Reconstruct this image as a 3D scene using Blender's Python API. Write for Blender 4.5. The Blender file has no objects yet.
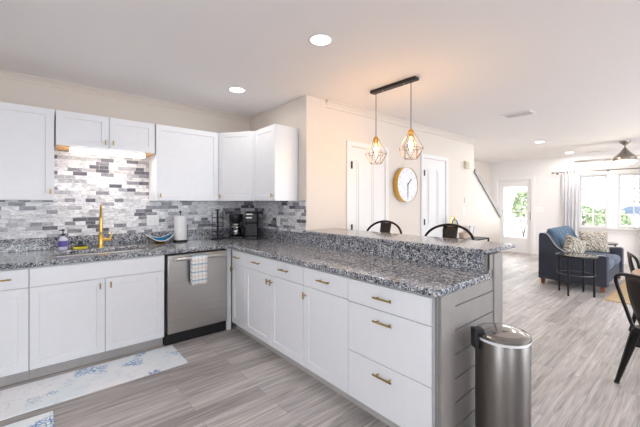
import bpy, bmesh, random
from math import *
from mathutils import Vector, Matrix

# ------------------------------------------------------------------ camera, world, exposure
SC = bpy.context.scene
COL = SC.collection
H = 1.36
cam_d = bpy.data.cameras.new('camera'); cam = bpy.data.objects.new('camera', cam_d); COL.objects.link(cam)
cam.location = (0, 0, H)
YAW = radians(49.6)
# the view axis makes 49.6 degrees with +x
ax = Vector((cos(YAW), sin(YAW), 0))
cam.rotation_euler = ax.to_track_quat('-Z', 'Y').to_euler()
cam_d.sensor_width = 36.0
cam_d.lens = 328/640*36
cam_d.shift_y = -10.5/640
cam_d.clip_start = 0.05; cam_d.clip_end = 200
SC.camera = cam

w = bpy.data.worlds.new('daylight'); SC.world = w; w.use_nodes = True
bg = w.node_tree.nodes['Background']; bg.inputs[0].default_value = (0.86, 0.93, 1.0, 1); bg.inputs[1].default_value = 4.6
SC.view_settings.view_transform = 'Standard'; SC.view_settings.look = 'None'
SC.view_settings.gamma = 1.0; SC.view_settings.use_curve_mapping = False
SC.view_settings.exposure = 0.18
SC.cycles.use_denoising = True
SC.cycles.max_bounces = 10; SC.cycles.diffuse_bounces = 6; SC.cycles.glossy_bounces = 4
SC.cycles.transparent_max_bounces = 12
SC.cycles.sample_clamp_indirect = 8.0
SC.cycles.caustics_reflective = False; SC.cycles.caustics_refractive = False

P = dict(recess=3.0, living=24.0, bulb=7.5, fan=14.0, under=2.6, day=4.3, day_living=7.0, stair=42.0)

def area(name, loc, rot, sx, sy, power, color=(1, 1, 1), portal=False, shape='RECTANGLE'):
    l = bpy.data.lights.new(name, 'AREA'); l.shape = shape; l.size = sx; l.size_y = sy
    l.energy = power; l.color = color
    o = bpy.data.objects.new(name, l); COL.objects.link(o); o.location = loc; o.rotation_euler = rot
    if portal: l.cycles.is_portal = True
    return o

CEIL = 2.53
XL, XR, YB, YF = -2.0, 9.94, -2.8, 4.06      # room: left wall, window wall, rear wall, sink wall
XS, YC = 2.19, 2.82                          # kitchen side wall, clock wall
# added fill light at openings invented in the unseen walls (openings built below)
REAR = [(-1.3, 0.1, 0.9, 2.1), (3.0, 5.0, 0.3, 2.2), (6.2, 8.6, 0.3, 2.15)]   # x0,x1,z0,z1
LEFT = [(-0.6, 0.8, 0.8, 2.1)]                            # y0,y1,z0,z1
for x0, x1, z0, z1 in REAR:
    area('window_daylight', ((x0+x1)/2, YB-0.05, (z0+z1)/2), (pi/2, 0, 0), x1-x0, z1-z0, pi*(x1-x0)*(z1-z0)*P['day_living' if x0 > 5 else 'day'], (0.86, 0.93, 1.0))
for y0, y1, z0, z1 in LEFT:
    area('window_daylight', (XL-0.05, (y0+y1)/2, (z0+z1)/2), (pi/2, 0, -pi/2), y1-y0, z1-z0, pi*(y1-y0)*(z1-z0)*P['day'], (0.86, 0.93, 1.0))
area('daylight_portal', (XR+0.13, 1.376, 1.40), (pi/2, 0, pi/2), 1.25, 1.22, 1, portal=True)
area('daylight_portal', (XR+0.13, 3.41, 1.1), (pi/2, 0, pi/2), 0.7, 1.5, 1, portal=True)

area('stairwell_fill', (5.6, 3.45, CEIL-0.02), (0, 0, 0), 1.4, 0.8, P['stair'], (0.95, 0.97, 1.0))   # added under the closed ceiling to brighten the stairwell, as if from upstairs

# ------------------------------------------------------------------ materials
MAT = {}
def new_mat(name):
    m = bpy.data.materials.new(name); m.use_nodes = True
    nt = m.node_tree; b = nt.nodes['Principled BSDF']
    return m, nt, b
def N(nt, t, **kw):
    n = nt.nodes.new(t)
    for k, v in kw.items(): setattr(n, k, v)
    return n
def lk(nt, a, b): nt.links.new(a, b)
def ramp(nt, stops, interp='LINEAR'):
    r = N(nt, 'ShaderNodeValToRGB'); cr = r.color_ramp; cr.interpolation = interp
    while len(cr.elements) < len(stops): cr.elements.new(0.5)
    for e, (p, c) in zip(cr.elements, stops):
        e.position = p; e.color = (*c, 1) if len(c) == 3 else c
    return r
def mixc(nt, fac, a, b, mode='MIX'):
    m = N(nt, 'ShaderNodeMix', data_type='RGBA', blend_type=mode)
    for i, v in ((0, fac), (6, a), (7, b)):
        if hasattr(v, 'is_output'): lk(nt, v, m.inputs[i])
        elif i == 0: m.inputs[0].default_value = v
        else: m.inputs[i].default_value = (*v, 1)
    return m.outputs[2]
def plain(name, col, rough=0.5, metal=0.0, noise=0.04, nscale=18, bump=0.0, **kw):
    """a paint, metal or plastic with a faint procedural mottling"""
    if name in MAT: return MAT[name]
    m, nt, b = new_mat(name)
    tc = N(nt, 'ShaderNodeTexCoord'); no = N(nt, 'ShaderNodeTexNoise'); no.inputs['Scale'].default_value = nscale
    lk(nt, tc.outputs['Object'], no.inputs['Vector'])
    r = ramp(nt, [(0.3, tuple(max(0, c*(1-noise)) for c in col)), (0.7, tuple(min(1, c*(1+noise)) for c in col))])
    lk(nt, no.outputs[0], r.inputs[0]); lk(nt, r.outputs[0], b.inputs['Base Color'])
    b.inputs['Roughness'].default_value = rough; b.inputs['Metallic'].default_value = metal
    for k, v in kw.items(): b.inputs[k].default_value = v
    if bump:
        bp = N(nt, 'ShaderNodeBump'); bp.inputs['Strength'].default_value = bump; bp.inputs['Distance'].default_value = 0.002
        lk(nt, no.outputs[0], bp.inputs['Height']); lk(nt, bp.outputs[0], b.inputs['Normal'])
    MAT[name] = m; return m
def emit(name, col, s):
    if name in MAT: return MAT[name]
    m, nt, b = new_mat(name); b.inputs['Base Color'].default_value = (*col, 1)
    b.inputs['Emission Color'].default_value = (*col, 1); b.inputs['Emission Strength'].default_value = s
    MAT[name] = m; return m

cab = plain('cabinet_paint', (0.82, 0.83, 0.865), 0.32, noise=0.01)
cab_in = plain('cabinet_carcass', (0.66, 0.66, 0.67), 0.5, noise=0.01)
ply = plain('plywood', (0.72, 0.40, 0.15), 0.55, noise=0.15, nscale=40)
gold = plain('brushed_brass', (0.72, 0.46, 0.13), 0.28, 1.0)
brass = plain('antique_brass', (0.46, 0.32, 0.12), 0.34, 1.0)
wallp = plain('wall_paint_warm_lit', (0.73, 0.665, 0.605), 0.6, noise=0.008, nscale=60)  # tan tint puts the warm lamplight on the kitchen walls into the paint
wallw = plain('wall_paint_pale', (0.76, 0.745, 0.745), 0.6, noise=0.008, nscale=60)
ceilp = plain('ceiling_paint', (0.87, 0.845, 0.84), 0.75, noise=0.008, nscale=80)
trim = plain('trim_paint', (0.78, 0.77, 0.775), 0.35, noise=0.008)
greyp = plain('grey_paint', (0.31, 0.282, 0.268), 0.5, noise=0.05, nscale=12)
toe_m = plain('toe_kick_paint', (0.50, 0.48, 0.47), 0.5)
black = plain('black_metal', (0.022, 0.02, 0.02), 0.38, 0.6)
bronze = plain('bronze_metal', (0.045, 0.038, 0.036), 0.4, 0.7)
blackp = plain('black_plastic', (0.012, 0.012, 0.013), 0.45)
steel_p = plain('nickel', (0.62, 0.59, 0.56), 0.3, 1.0)
nickel = plain('brushed_nickel', (0.36, 0.315, 0.275), 0.26, 1.0)
whitep = plain('white_plastic', (0.82, 0.82, 0.82), 0.35)
cream = plain('cream_plastic', (0.72, 0.66, 0.50), 0.5)
paper = plain('paper_towel', (0.86, 0.86, 0.87), 0.9, bump=0.4, nscale=90)
woodleg = plain('red_brown_wood', (0.26, 0.09, 0.045), 0.4, noise=0.2)
tablew = plain('table_wood', (0.36, 0.20, 0.10), 0.4, noise=0.2)
rubber = plain('rubber', (0.03, 0.03, 0.03), 0.7)

def brushed(name, col, rough, axis):
    m, nt, b = new_mat(name)
    tc = N(nt, 'ShaderNodeTexCoord'); mp = N(nt, 'ShaderNodeMapping')
    sc = [260, 260, 260]; sc[axis] = 1.5; mp.inputs['Scale'].default_value = sc
    no = N(nt, 'ShaderNodeTexNoise'); no.inputs['Scale'].default_value = 1.0; no.inputs['Detail'].default_value = 2
    lk(nt, tc.outputs['Object'], mp.inputs[0]); lk(nt, mp.outputs[0], no.inputs['Vector'])
    r = ramp(nt, [(0.3, tuple(c*0.9 for c in col)), (0.7, tuple(min(1, c*1.08) for c in col))])
    lk(nt, no.outputs[0], r.inputs[0]); lk(nt, r.outputs[0], b.inputs['Base Color'])
    b.inputs['Metallic'].default_value = 1.0; b.inputs['Roughness'].default_value = rough
    bp = N(nt, 'ShaderNodeBump'); bp.inputs['Strength'].default_value = 0.05; bp.inputs['Distance'].default_value = 0.001
    lk(nt, no.outputs[0], bp.inputs['Height']); lk(nt, bp.outputs[0], b.inputs['Normal'])
    return m
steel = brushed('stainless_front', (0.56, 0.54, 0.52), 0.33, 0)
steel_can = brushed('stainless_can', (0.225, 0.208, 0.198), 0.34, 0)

def make_granite():
    m, nt, b = new_mat('speckled_granite')
    tc = N(nt, 'ShaderNodeTexCoord')
    wn = N(nt, 'ShaderNodeTexNoise'); wn.inputs['Scale'].default_value = 45
    lk(nt, tc.outputs['Object'], wn.inputs['Vector'])
    ad = N(nt, 'ShaderNodeVectorMath', operation='MULTIPLY_ADD'); ad.inputs[1].default_value = (0.016,)*3
    lk(nt, wn.outputs[1], ad.inputs[0]); lk(nt, tc.outputs['Object'], ad.inputs[2])
    v = N(nt, 'ShaderNodeTexVoronoi'); v.inputs['Scale'].default_value = 125
    lk(nt, ad.outputs[0], v.inputs['Vector'])
    sp = N(nt, 'ShaderNodeSeparateColor'); lk(nt, v.outputs['Color'], sp.inputs[0])
    big = N(nt, 'ShaderNodeTexNoise'); big.inputs['Scale'].default_value = 22; big.inputs['Detail'].default_value = 3
    lk(nt, tc.outputs['Object'], big.inputs['Vector'])
    mm = N(nt, 'ShaderNodeMath', operation='MULTIPLY_ADD'); mm.inputs[1].default_value = 0.9; mm.inputs[2].default_value = -0.45
    lk(nt, big.outputs[0], mm.inputs[0])
    sm = N(nt, 'ShaderNodeMath', operation='ADD'); lk(nt, sp.outputs[0], sm.inputs[0]); lk(nt, mm.outputs[0], sm.inputs[1])
    r = ramp(nt, [(0.0, (0.018, 0.020, 0.027)), (0.11, (0.10, 0.11, 0.14)), (0.30, (0.21, 0.228, 0.275)),
                  (0.54, (0.34, 0.35, 0.385)), (0.74, (0.50, 0.495, 0.50)), (0.90, (0.70, 0.68, 0.66))], 'CONSTANT')
    lk(nt, sm.outputs[0], r.inputs[0])
    v2 = N(nt, 'ShaderNodeTexVoronoi'); v2.inputs['Scale'].default_value = 260; lk(nt, ad.outputs[0], v2.inputs['Vector'])
    sp2 = N(nt, 'ShaderNodeSeparateColor'); lk(nt, v2.outputs['Color'], sp2.inputs[0])
    r2 = ramp(nt, [(0.0, (0.55, 0.55, 0.55)), (1.0, (1.3, 1.3, 1.3))]); lk(nt, sp2.outputs[0], r2.inputs[0])
    c = mixc(nt, 0.7, r.outputs[0], r2.outputs[0], 'MULTIPLY')
    lk(nt, c, b.inputs['Base Color'])
    b.inputs['Roughness'].default_value = 0.12; b.inputs['Specular IOR Level'].default_value = 0.6
    return m
granite = make_granite()

def make_tile():
    m, nt, b = new_mat('marble_mosaic_tile')
    tc = N(nt, 'ShaderNodeTexCoord'); se = N(nt, 'ShaderNodeSeparateXYZ'); lk(nt, tc.outputs['Object'], se.inputs[0])
    ad = N(nt, 'ShaderNodeMath', operation='ADD'); lk(nt, se.outputs[0], ad.inputs[0]); lk(nt, se.outputs[1], ad.inputs[1])
    cb = N(nt, 'ShaderNodeCombineXYZ'); lk(nt, ad.outputs[0], cb.inputs[0]); lk(nt, se.outputs[2], cb.inputs[1])
    br = N(nt, 'ShaderNodeTexBrick'); br.offset = 0.37; br.offset_frequency = 2; br.squash = 0.72; br.squash_frequency = 3
    br.inputs['Color1'].default_value = (0, 0, 0, 1); br.inputs['Color2'].default_value = (1, 1, 1, 1)
    br.inputs['Mortar'].default_value = (0.5, 0.5, 0.5, 1); br.inputs['Scale'].default_value = 1
    br.inputs['Brick Width'].default_value = 0.116; br.inputs['Row Height'].default_value = 0.038
    br.inputs['Mortar Size'].default_value = 0.0012; br.inputs['Mortar Smooth'].default_value = 0.2
    lk(nt, cb.outputs[0], br.inputs['Vector'])
    base = ramp(nt, [(0.0, (0.14, 0.135, 0.16)), (0.11, (0.27, 0.26, 0.295)), (0.24, (0.43, 0.42, 0.45)), (0.36, (0.58, 0.57, 0.59)),
                     (0.50, (0.70, 0.695, 0.72)), (0.75, (0.80, 0.795, 0.81))], 'CONSTANT')
    lk(nt, br.outputs['Color'], base.inputs[0])
    # veins: streaks that run along each tile
    mp = N(nt, 'ShaderNodeMapping'); mp.inputs['Scale'].default_value = (20, 52, 1); mp.inputs['Rotation'].default_value = (0, 0, 0.35)
    lk(nt, cb.outputs[0], mp.inputs[0])
    no = N(nt, 'ShaderNodeTexNoise'); no.inputs['Scale'].default_value = 1; no.inputs['Detail'].default_value = 5; no.inputs['Distortion'].default_value = 1.2
    lk(nt, mp.outputs[0], no.inputs['Vector'])
    vr = ramp(nt, [(0.36, (0.55, 0.545, 0.58)), (0.48, (0.98, 0.98, 0.98)), (0.60, (1.1, 1.1, 1.1)), (0.72, (1.7, 1.68, 1.7))]); lk(nt, no.outputs[0], vr.inputs[0])
    c = mixc(nt, 0.75, base.outputs[0], vr.outputs[0], 'MULTIPLY')
    c2 = mixc(nt, br.outputs['Fac'], c, (0.60, 0.59, 0.59))
    lk(nt, c2, b.inputs['Base Color'])
    b.inputs['Roughness'].default_value = 0.25
    bp = N(nt, 'ShaderNodeBump', invert=True); bp.inputs['Strength'].default_value = 0.3; bp.inputs['Distance'].default_value = 0.001
    lk(nt, br.outputs['Fac'], bp.inputs['Height']); lk(nt, bp.outputs[0], b.inputs['Normal'])
    return m
tile = make_tile()

def make_floor():
    m, nt, b = new_mat('grey_wood_plank_floor')
    tc = N(nt, 'ShaderNodeTexCoord')
    br = N(nt, 'ShaderNodeTexBrick'); br.offset = 0.37; br.offset_frequency = 2
    br.inputs['Color1'].default_value = (0, 0, 0, 1); br.inputs['Color2'].default_value = (1, 1, 1, 1)
    br.inputs['Mortar'].default_value = (0.4, 0.4, 0.4, 1); br.inputs['Scale'].default_value = 1
    br.inputs['Brick Width'].default_value = 1.22; br.inputs['Row Height'].default_value = 0.135
    br.inputs['Mortar Size'].default_value = 0.0014; br.inputs['Mortar Smooth'].default_value = 0.3
    lk(nt, tc.outputs['Object'], br.inputs['Vector'])
    # a different stretch of grain for each plank
    off = N(nt, 'ShaderNodeVectorMath', operation='MULTIPLY'); off.inputs[1].default_value = (7, 3, 11)
    lk(nt, br.outputs['Color'], off.inputs[0])
    av = N(nt, 'ShaderNodeVectorMath', operation='ADD'); lk(nt, tc.outputs['Object'], av.inputs[0]); lk(nt, off.outputs[0], av.inputs[1])
    mp = N(nt, 'ShaderNodeMapping'); mp.inputs['Scale'].default_value = (1.6, 26, 1)
    lk(nt, av.outputs[0], mp.inputs[0])
    no = N(nt, 'ShaderNodeTexNoise'); no.inputs['Scale'].default_value = 1.4; no.inputs['Detail'].default_value = 6; no.inputs['Roughness'].default_value = 0.6
    no.inputs['Distortion'].default_value = 0.6
    lk(nt, mp.outputs[0], no.inputs['Vector'])
    grain = ramp(nt, [(0.26, (0.235, 0.208, 0.20)), (0.42, (0.41, 0.375, 0.362)), (0.56, (0.53, 0.49, 0.475)), (0.76, (0.70, 0.66, 0.645))])
    lk(nt, no.outputs[0], grain.inputs[0])
    tint = ramp(nt, [(0.0, (0.70, 0.69, 0.685)), (0.5, (0.95, 0.95, 0.95)), (1.0, (1.12, 1.11, 1.10))]); lk(nt, br.outputs['Color'], tint.inputs[0])
    c = mixc(nt, 1.0, grain.outputs[0], tint.outputs[0], 'MULTIPLY')
    c2 = mixc(nt, br.outputs['Fac'], c, (0.20, 0.19, 0.185))
    lk(nt, c2, b.inputs['Base Color'])
    b.inputs['Roughness'].default_value = 0.42
    bp = N(nt, 'ShaderNodeBump'); bp.inputs['Strength'].default_value = 0.12; bp.inputs['Distance'].default_value = 0.002
    lk(nt, no.outputs[0], bp.inputs['Height']); lk(nt, bp.outputs[0], b.inputs['Normal'])
    return m
floor_m = make_floor()

def make_mat_print():
    m, nt, b = new_mat('coral_print_mat')
    tc = N(nt, 'ShaderNodeTexCoord')
    big = N(nt, 'ShaderNodeTexNoise'); big.inputs['Scale'].default_value = 3.6; big.inputs['Detail'].default_value = 1.5
    lk(nt, tc.outputs['Object'], big.inputs['Vector'])
    mask = ramp(nt, [(0.56, (0, 0, 0)), (0.61, (1, 1, 1))]); lk(nt, big.outputs[0], mask.inputs[0])
    wn = N(nt, 'ShaderNodeTexNoise'); wn.inputs['Scale'].default_value = 20
    lk(nt, tc.outputs['Object'], wn.inputs['Vector'])
    ad = N(nt, 'ShaderNodeVectorMath', operation='MULTIPLY_ADD'); ad.inputs[1].default_value = (0.03,)*3
    lk(nt, wn.outputs[1], ad.inputs[0]); lk(nt, tc.outputs['Object'], ad.inputs[2])
    v = N(nt, 'ShaderNodeTexVoronoi', feature='DISTANCE_TO_EDGE'); v.inputs['Scale'].default_value = 34
    lk(nt, ad.outputs[0], v.inputs['Vector'])
    line = ramp(nt, [(0.05, (1, 1, 1)), (0.16, (0, 0, 0))]); lk(nt, v.outputs['Distance'], line.inputs[0])
    mu = mixc(nt, 1.0, mask.outputs[0], line.outputs[0], 'MULTIPLY')
    hue = N(nt, 'ShaderNodeTexNoise'); hue.inputs['Scale'].default_value = 2.2
    lk(nt, tc.outputs['Object'], hue.inputs['Vector'])
    hc = ramp(nt, [(0.35, (0.08, 0.24, 0.55)), (0.5, (0.25, 0.42, 0.68)), (0.65, (0.30, 0.58, 0.68))]); lk(nt, hue.outputs[0], hc.inputs[0])
    wash = N(nt, 'ShaderNodeTexNoise'); wash.inputs['Scale'].default_value = 2.7; wash.inputs['Detail'].default_value = 2
    lk(nt, tc.outputs['Object'], wash.inputs['Vector'])
    bc = ramp(nt, [(0.4, (0.90, 0.91, 0.94)), (0.62, (0.82, 0.89, 0.93))]); lk(nt, wash.outputs[0], bc.inputs[0])
    # faint scattered dashes
    v2 = N(nt, 'ShaderNodeTexVoronoi', feature='DISTANCE_TO_EDGE'); v2.inputs['Scale'].default_value = 13
    mp = N(nt, 'ShaderNodeMapping'); mp.inputs['Scale'].default_value = (1, 2.4, 1); lk(nt, ad.outputs[0], mp.inputs[0]); lk(nt, mp.outputs[0], v2.inputs['Vector'])
    l2 = ramp(nt, [(0.01, (1, 1, 1)), (0.03, (0, 0, 0))]); lk(nt, v2.outputs['Distance'], l2.inputs[0])
    m2n = N(nt, 'ShaderNodeTexNoise'); m2n.inputs['Scale'].default_value = 9; lk(nt, tc.outputs['Object'], m2n.inputs['Vector'])
    m2 = ramp(nt, [(0.52, (0, 0, 0)), (0.58, (0.6, 0.6, 0.6))]); lk(nt, m2n.outputs[0], m2.inputs[0])
    f2 = mixc(nt, 1.0, l2.outputs[0], m2.outputs[0], 'MULTIPLY')
    c0 = mixc(nt, f2, bc.outputs[0], (0.36, 0.46, 0.62))
    c = mixc(nt, mu, c0, hc.outputs[0])
    lk(nt, c, b.inputs['Base Color']); b.inputs['Roughness'].default_value = 0.55
    return m
matprint = make_mat_print()

def make_plaid():
    m, nt, b = new_mat('plaid_towel')
    tc = N(nt, 'ShaderNodeTexCoord'); se = N(nt, 'ShaderNodeSeparateXYZ'); lk(nt, tc.outputs['Object'], se.inputs[0])
    def stripes(out, period, phase, lo, hi):
        a = N(nt, 'ShaderNodeMath', operation='MULTIPLY_ADD'); a.inputs[1].default_value = 1/period; a.inputs[2].default_value = phase
        lk(nt, out, a.inputs[0])
        f = N(nt, 'ShaderNodeMath', operation='FRACT'); lk(nt, a.outputs[0], f.inputs[0])
        r = ramp(nt, [(0, (0, 0, 0)), (lo, (1, 1, 1)), (hi, (0, 0, 0))], 'CONSTANT'); lk(nt, f.outputs[0], r.inputs[0])
        return r.outputs[0]
    x, z = se.outputs[0], se.outputs[2]
    c = (0.84, 0.85, 0.85)
    base = mixc(nt, 0.0, c, c)
    for out, per, ph, col, f in ((z, 0.078, 0.0, (0.09, 0.27, 0.46), 1), (z, 0.078, 0.5, (0.80, 0.50, 0.38), .7),
                                 (x, 0.036, 0.0, (0.22, 0.50, 0.62), 1), (x, 0.072, 0.5, (0.85, 0.62, 0.40), .8)):
        s = stripes(out, per, ph, 0.66, 0.84)
        mu = N(nt, 'ShaderNodeMath', operation='MULTIPLY'); lk(nt, s, mu.inputs[0]); mu.inputs[1].default_value = 0.62*f
        base = mixc(nt, mu.outputs[0], base, col)
    lk(nt, base, b.inputs['Base Color']); b.inputs['Roughness'].default_value = 0.9
    return m
plaid = make_plaid()

def fabric(name, col, scale=220, var=0.12, rough=0.95):
    m, nt, b = new_mat(name)
    tc = N(nt, 'ShaderNodeTexCoord'); no = N(nt, 'ShaderNodeTexNoise'); no.inputs['Scale'].default_value = scale; no.inputs['Detail'].default_value = 2
    lk(nt, tc.outputs['Object'], no.inputs['Vector'])
    r = ramp(nt, [(0.35, tuple(c*(1-var) for c in col)), (0.65, tuple(min(1, c*(1+var)) for c in col))])
    lk(nt, no.outputs[0], r.inputs[0]); lk(nt, r.outputs[0], b.inputs['Base Color']); b.inputs['Roughness'].default_value = rough
    bp = N(nt, 'ShaderNodeBump'); bp.inputs['Strength'].default_value = 0.2; bp.inputs['Distance'].default_value = 0.002
    lk(nt, no.outputs[0], bp.inputs['Height']); lk(nt, bp.outputs[0], b.inputs['Normal'])
    return m
navy = fabric('navy_upholstery', (0.047, 0.051, 0.072))
blueu = fabric('blue_upholstery', (0.075, 0.118, 0.18))
seatu = fabric('blue_grey_upholstery', (0.10, 0.12, 0.165))
pipingm = fabric('pale_piping', (0.55, 0.56, 0.60))
curt = fabric('curtain_linen', (0.60, 0.60, 0.625), 300, 0.05)

def make_pillow():
    m, nt, b = new_mat('patterned_pillow')
    tc = N(nt, 'ShaderNodeTexCoord')
    wv = N(nt, 'ShaderNodeTexWave', wave_type='BANDS', bands_direction='DIAGONAL'); wv.inputs['Scale'].default_value = 11; wv.inputs['Distortion'].default_value = 9
    wv.inputs['Detail'].default_value = 1.5; wv.inputs['Detail Scale'].default_value = 1.6
    lk(nt, tc.outputs['Object'], wv.inputs['Vector'])
    r = ramp(nt, [(0.38, (0.52, 0.475, 0.41)), (0.55, (0.20, 0.165, 0.13))]); lk(nt, wv.outputs[0], r.inputs[0])
    lk(nt, r.outputs[0], b.inputs['Base Color']); b.inputs['Roughness'].default_value = 0.95
    return m
pillowm = make_pillow()

def make_jute():
    m, nt, b = new_mat('jute_weave')
    tc = N(nt, 'ShaderNodeTexCoord'); wv = N(nt, 'ShaderNodeTexWave'); wv.inputs['Scale'].default_value = 28; wv.inputs['Distortion'].default_value = 1.5
    lk(nt, tc.outputs['Object'], wv.inputs['Vector'])
    r = ramp(nt, [(0.2, (0.42, 0.29, 0.15)), (0.8, (0.62, 0.46, 0.27))]); lk(nt, wv.outputs[0], r.inputs[0])
    lk(nt, r.outputs[0], b.inputs['Base Color']); b.inputs['Roughness'].default_value = 0.95
    return m
jute = make_jute()

def make_glass(name, tint=(1, 1, 1), gloss=0.06, rough=0.02):
    m, nt, b = new_mat(name)
    tr = N(nt, 'ShaderNodeBsdfTransparent'); tr.inputs[0].default_value = (*tint, 1)
    gl = N(nt, 'ShaderNodeBsdfGlossy'); gl.inputs['Roughness'].default_value = rough
    mx = N(nt, 'ShaderNodeMixShader'); fr = N(nt, 'ShaderNodeFresnel'); fr.inputs[0].default_value = 1.45
    ma = N(nt, 'ShaderNodeMath', operation='MULTIPLY_ADD'); ma.inputs[1].default_value = 1.0; ma.inputs[2].default_value = gloss
    lk(nt, fr.outputs[0], ma.inputs[0]); lk(nt, ma.outputs[0], mx.inputs[0])
    lk(nt, tr.outputs[0], mx.inputs[1]); lk(nt, gl.outputs[0], mx.inputs[2])
    lk(nt, mx.outputs[0], nt.nodes['Material Output'].inputs[0])
    return m
glass = make_glass('window_glass', gloss=0.0)
amber = make_glass('amber_glass', (1.0, 0.80, 0.48))
clearp = make_glass('clear_plastic', (0.97, 0.97, 0.98), gloss=0.03)
tglass = make_glass('table_glass', (0.75, 0.80, 0.82), gloss=0.30)

# ------------------------------------------------------------------ mesh helpers
class MB:
    def __init__(s): s.v = []; s.f = []
    def add(s, vs, fs, M=None):
        o = len(s.v)
        for p in vs: s.v.append(tuple(M @ Vector(p)) if M else tuple(p))
        s.f += [tuple(i+o for i in f) for f in fs]
        return s
    def box(s, x0, x1, y0, y1, z0, z1, M=None):
        v = [(x, y, z) for z in (z0, z1) for y in (y0, y1) for x in (x0, x1)]
        return s.add(v, [(0, 2, 3, 1), (4, 5, 7, 6), (0, 1, 5, 4), (2, 6, 7, 3), (0, 4, 6, 2), (1, 3, 7, 5)], M)
    def tube(s, pts, r, n=8, closed=False, M=None):
        pts = [Vector(p) for p in pts]; k = len(pts); vs = []; fs = []
        nrm = None
        for i, p in enumerate(pts):
            a = pts[(i-1) % k] if (closed or i > 0) else p
            b = pts[(i+1) % k] if (closed or i < k-1) else p
            t = (b-a).normalized()
            if nrm is None:
                nrm = t.orthogonal().normalized()
            else:
                nrm = nrm - t*nrm.dot(t)
                nrm = nrm.normalized() if nrm.length > 1e-6 else t.orthogonal().normalized()
            bi = t.cross(nrm)
            rr = r[i] if isinstance(r, (list, tuple)) else r
            for j in range(n):
                q = 2*pi*j/n; vs.append(p + (nrm*cos(q)+bi*sin(q))*rr)
        for i in range(k if closed else k-1):
            i2 = (i+1) % k
            for j in range(n):
                fs.append((i*n+j, i*n+(j+1) % n, i2*n+(j+1) % n, i2*n+j))
        if not closed:
            fs.append(tuple(range(n))[::-1]); fs.append(tuple((k-1)*n+j for j in range(n)))
        return s.add(vs, fs, M)
    def lathe(s, prof, c=(0, 0, 0), n=28, M=None, sx=1, sy=1, closed=False):
        vs = []; fs = []; k = len(prof)
        for r, z in prof:
            for j in range(n):
                q = 2*pi*j/n; vs.append((c[0]+r*cos(q)*sx, c[1]+r*sin(q)*sy, c[2]+z))
        for i in range(k if closed else k-1):
            i2 = (i+1) % k
            for j in range(n): fs.append((i*n+j, i*n+(j+1) % n, i2*n+(j+1) % n, i2*n+j))
        if not closed:
            if prof[0][0] > 1e-5: fs.append(tuple(range(n))[::-1])
            if prof[-1][0] > 1e-5: fs.append(tuple((k-1)*n+j for j in range(n)))
        return s.add(vs, fs, M)
    def prism(s, poly, plane, d0, d1, M=None):
        """polygon in a plane ('xz','xy','yz') extruded along the remaining axis"""
        def pt(a, b, d): return {'xz': (a, d, b), 'xy': (a, b, d), 'yz': (d, a, b)}[plane]
        n = len(poly)
        vs = [pt(a, b, d0) for a, b in poly]+[pt(a, b, d1) for a, b in poly]
        fs = [tuple(range(n)), tuple(range(n, 2*n))[::-1]]+[(i, (i+1) % n, n+(i+1) % n, n+i) for i in range(n)]
        return s.add(vs, fs, M)
    def grid(s, fn, nu, nv, M=None):
        vs = [fn(i/nu, j/nv) for j in range(nv+1) for i in range(nu+1)]
        fs = [(j*(nu+1)+i, j*(nu+1)+i+1, (j+1)*(nu+1)+i+1, (j+1)*(nu+1)+i) for j in range(nv) for i in range(nu)]
        return s.add(vs, fs, M)

def world_origin(o):
    v = Vector((0, 0, 0))
    while o is not None: v += o.location; o = o.parent
    return v
def obj(name, mb, mat, parent=None, bevel=0.0, smooth=True, weld=True, solid=0.0, sub=0, label=None):
    """links a mesh; vertices are given in the world (or in the thing's frame when the thing sits at 0,0,0)"""
    base = world_origin(parent) if parent else Vector((0, 0, 0))
    me = bpy.data.meshes.new(name)
    me.from_pydata([tuple(Vector(v)-base) for v in mb.v], [], mb.f)
    b = bmesh.new(); b.from_mesh(me)
    if weld: bmesh.ops.remove_doubles(b, verts=b.verts, dist=1e-5)
    bmesh.ops.recalc_face_normals(b, faces=b.faces)
    b.to_mesh(me); b.free()
    if smooth:
        me.polygons.foreach_set('use_smooth', [True]*len(me.polygons))
        me.set_sharp_from_angle(angle=radians(38))
    me.materials.append(mat)
    o = bpy.data.objects.new(name, me); COL.objects.link(o)
    if parent: o.parent = parent
    if solid:
        md = o.modifiers.new('thickness', 'SOLIDIFY'); md.thickness = solid; md.offset = 0
    if bevel:
        md = o.modifiers.new('edge', 'BEVEL'); md.width = bevel; md.segments = 2; md.limit_method = 'ANGLE'; md.angle_limit = radians(40)
    if sub:
        md = o.modifiers.new('round', 'SUBSURF'); md.levels = sub; md.render_levels = sub
    if label: o['label'] = label
    return o
def tag(o, label, cat, group=None):
    o['label'] = label; o['category'] = cat
    if group: o['group'] = group
    return o
def thing(name, label, cat, loc=(0, 0, 0), group=None):
    o = bpy.data.objects.new(name, None); COL.objects.link(o); o.location = loc; o.empty_display_size = 0.1
    return tag(o, label, cat, group)
def struct(name, mb, mat, parent=None, **kw):
    o = obj(name, mb, mat, parent, **kw)
    if parent is None: o['kind'] = 'structure'
    return o
def copy_tree(o, parent=None):
    c = o.copy(); COL.objects.link(c); c.parent = parent
    for ch in list(o.children): copy_tree(ch, c)
    return c
def B(*a): return MB().box(*a)
def bez(p0, p1, p2, p3, n=10):
    r = []
    for i in range(n+1):
        t = i/n; u = 1-t
        r.append(tuple(u**3*a+3*u*u*t*b+3*u*t*t*c+t**3*d for a, b, c, d in zip(p0, p1, p2, p3)))
    return r

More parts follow.
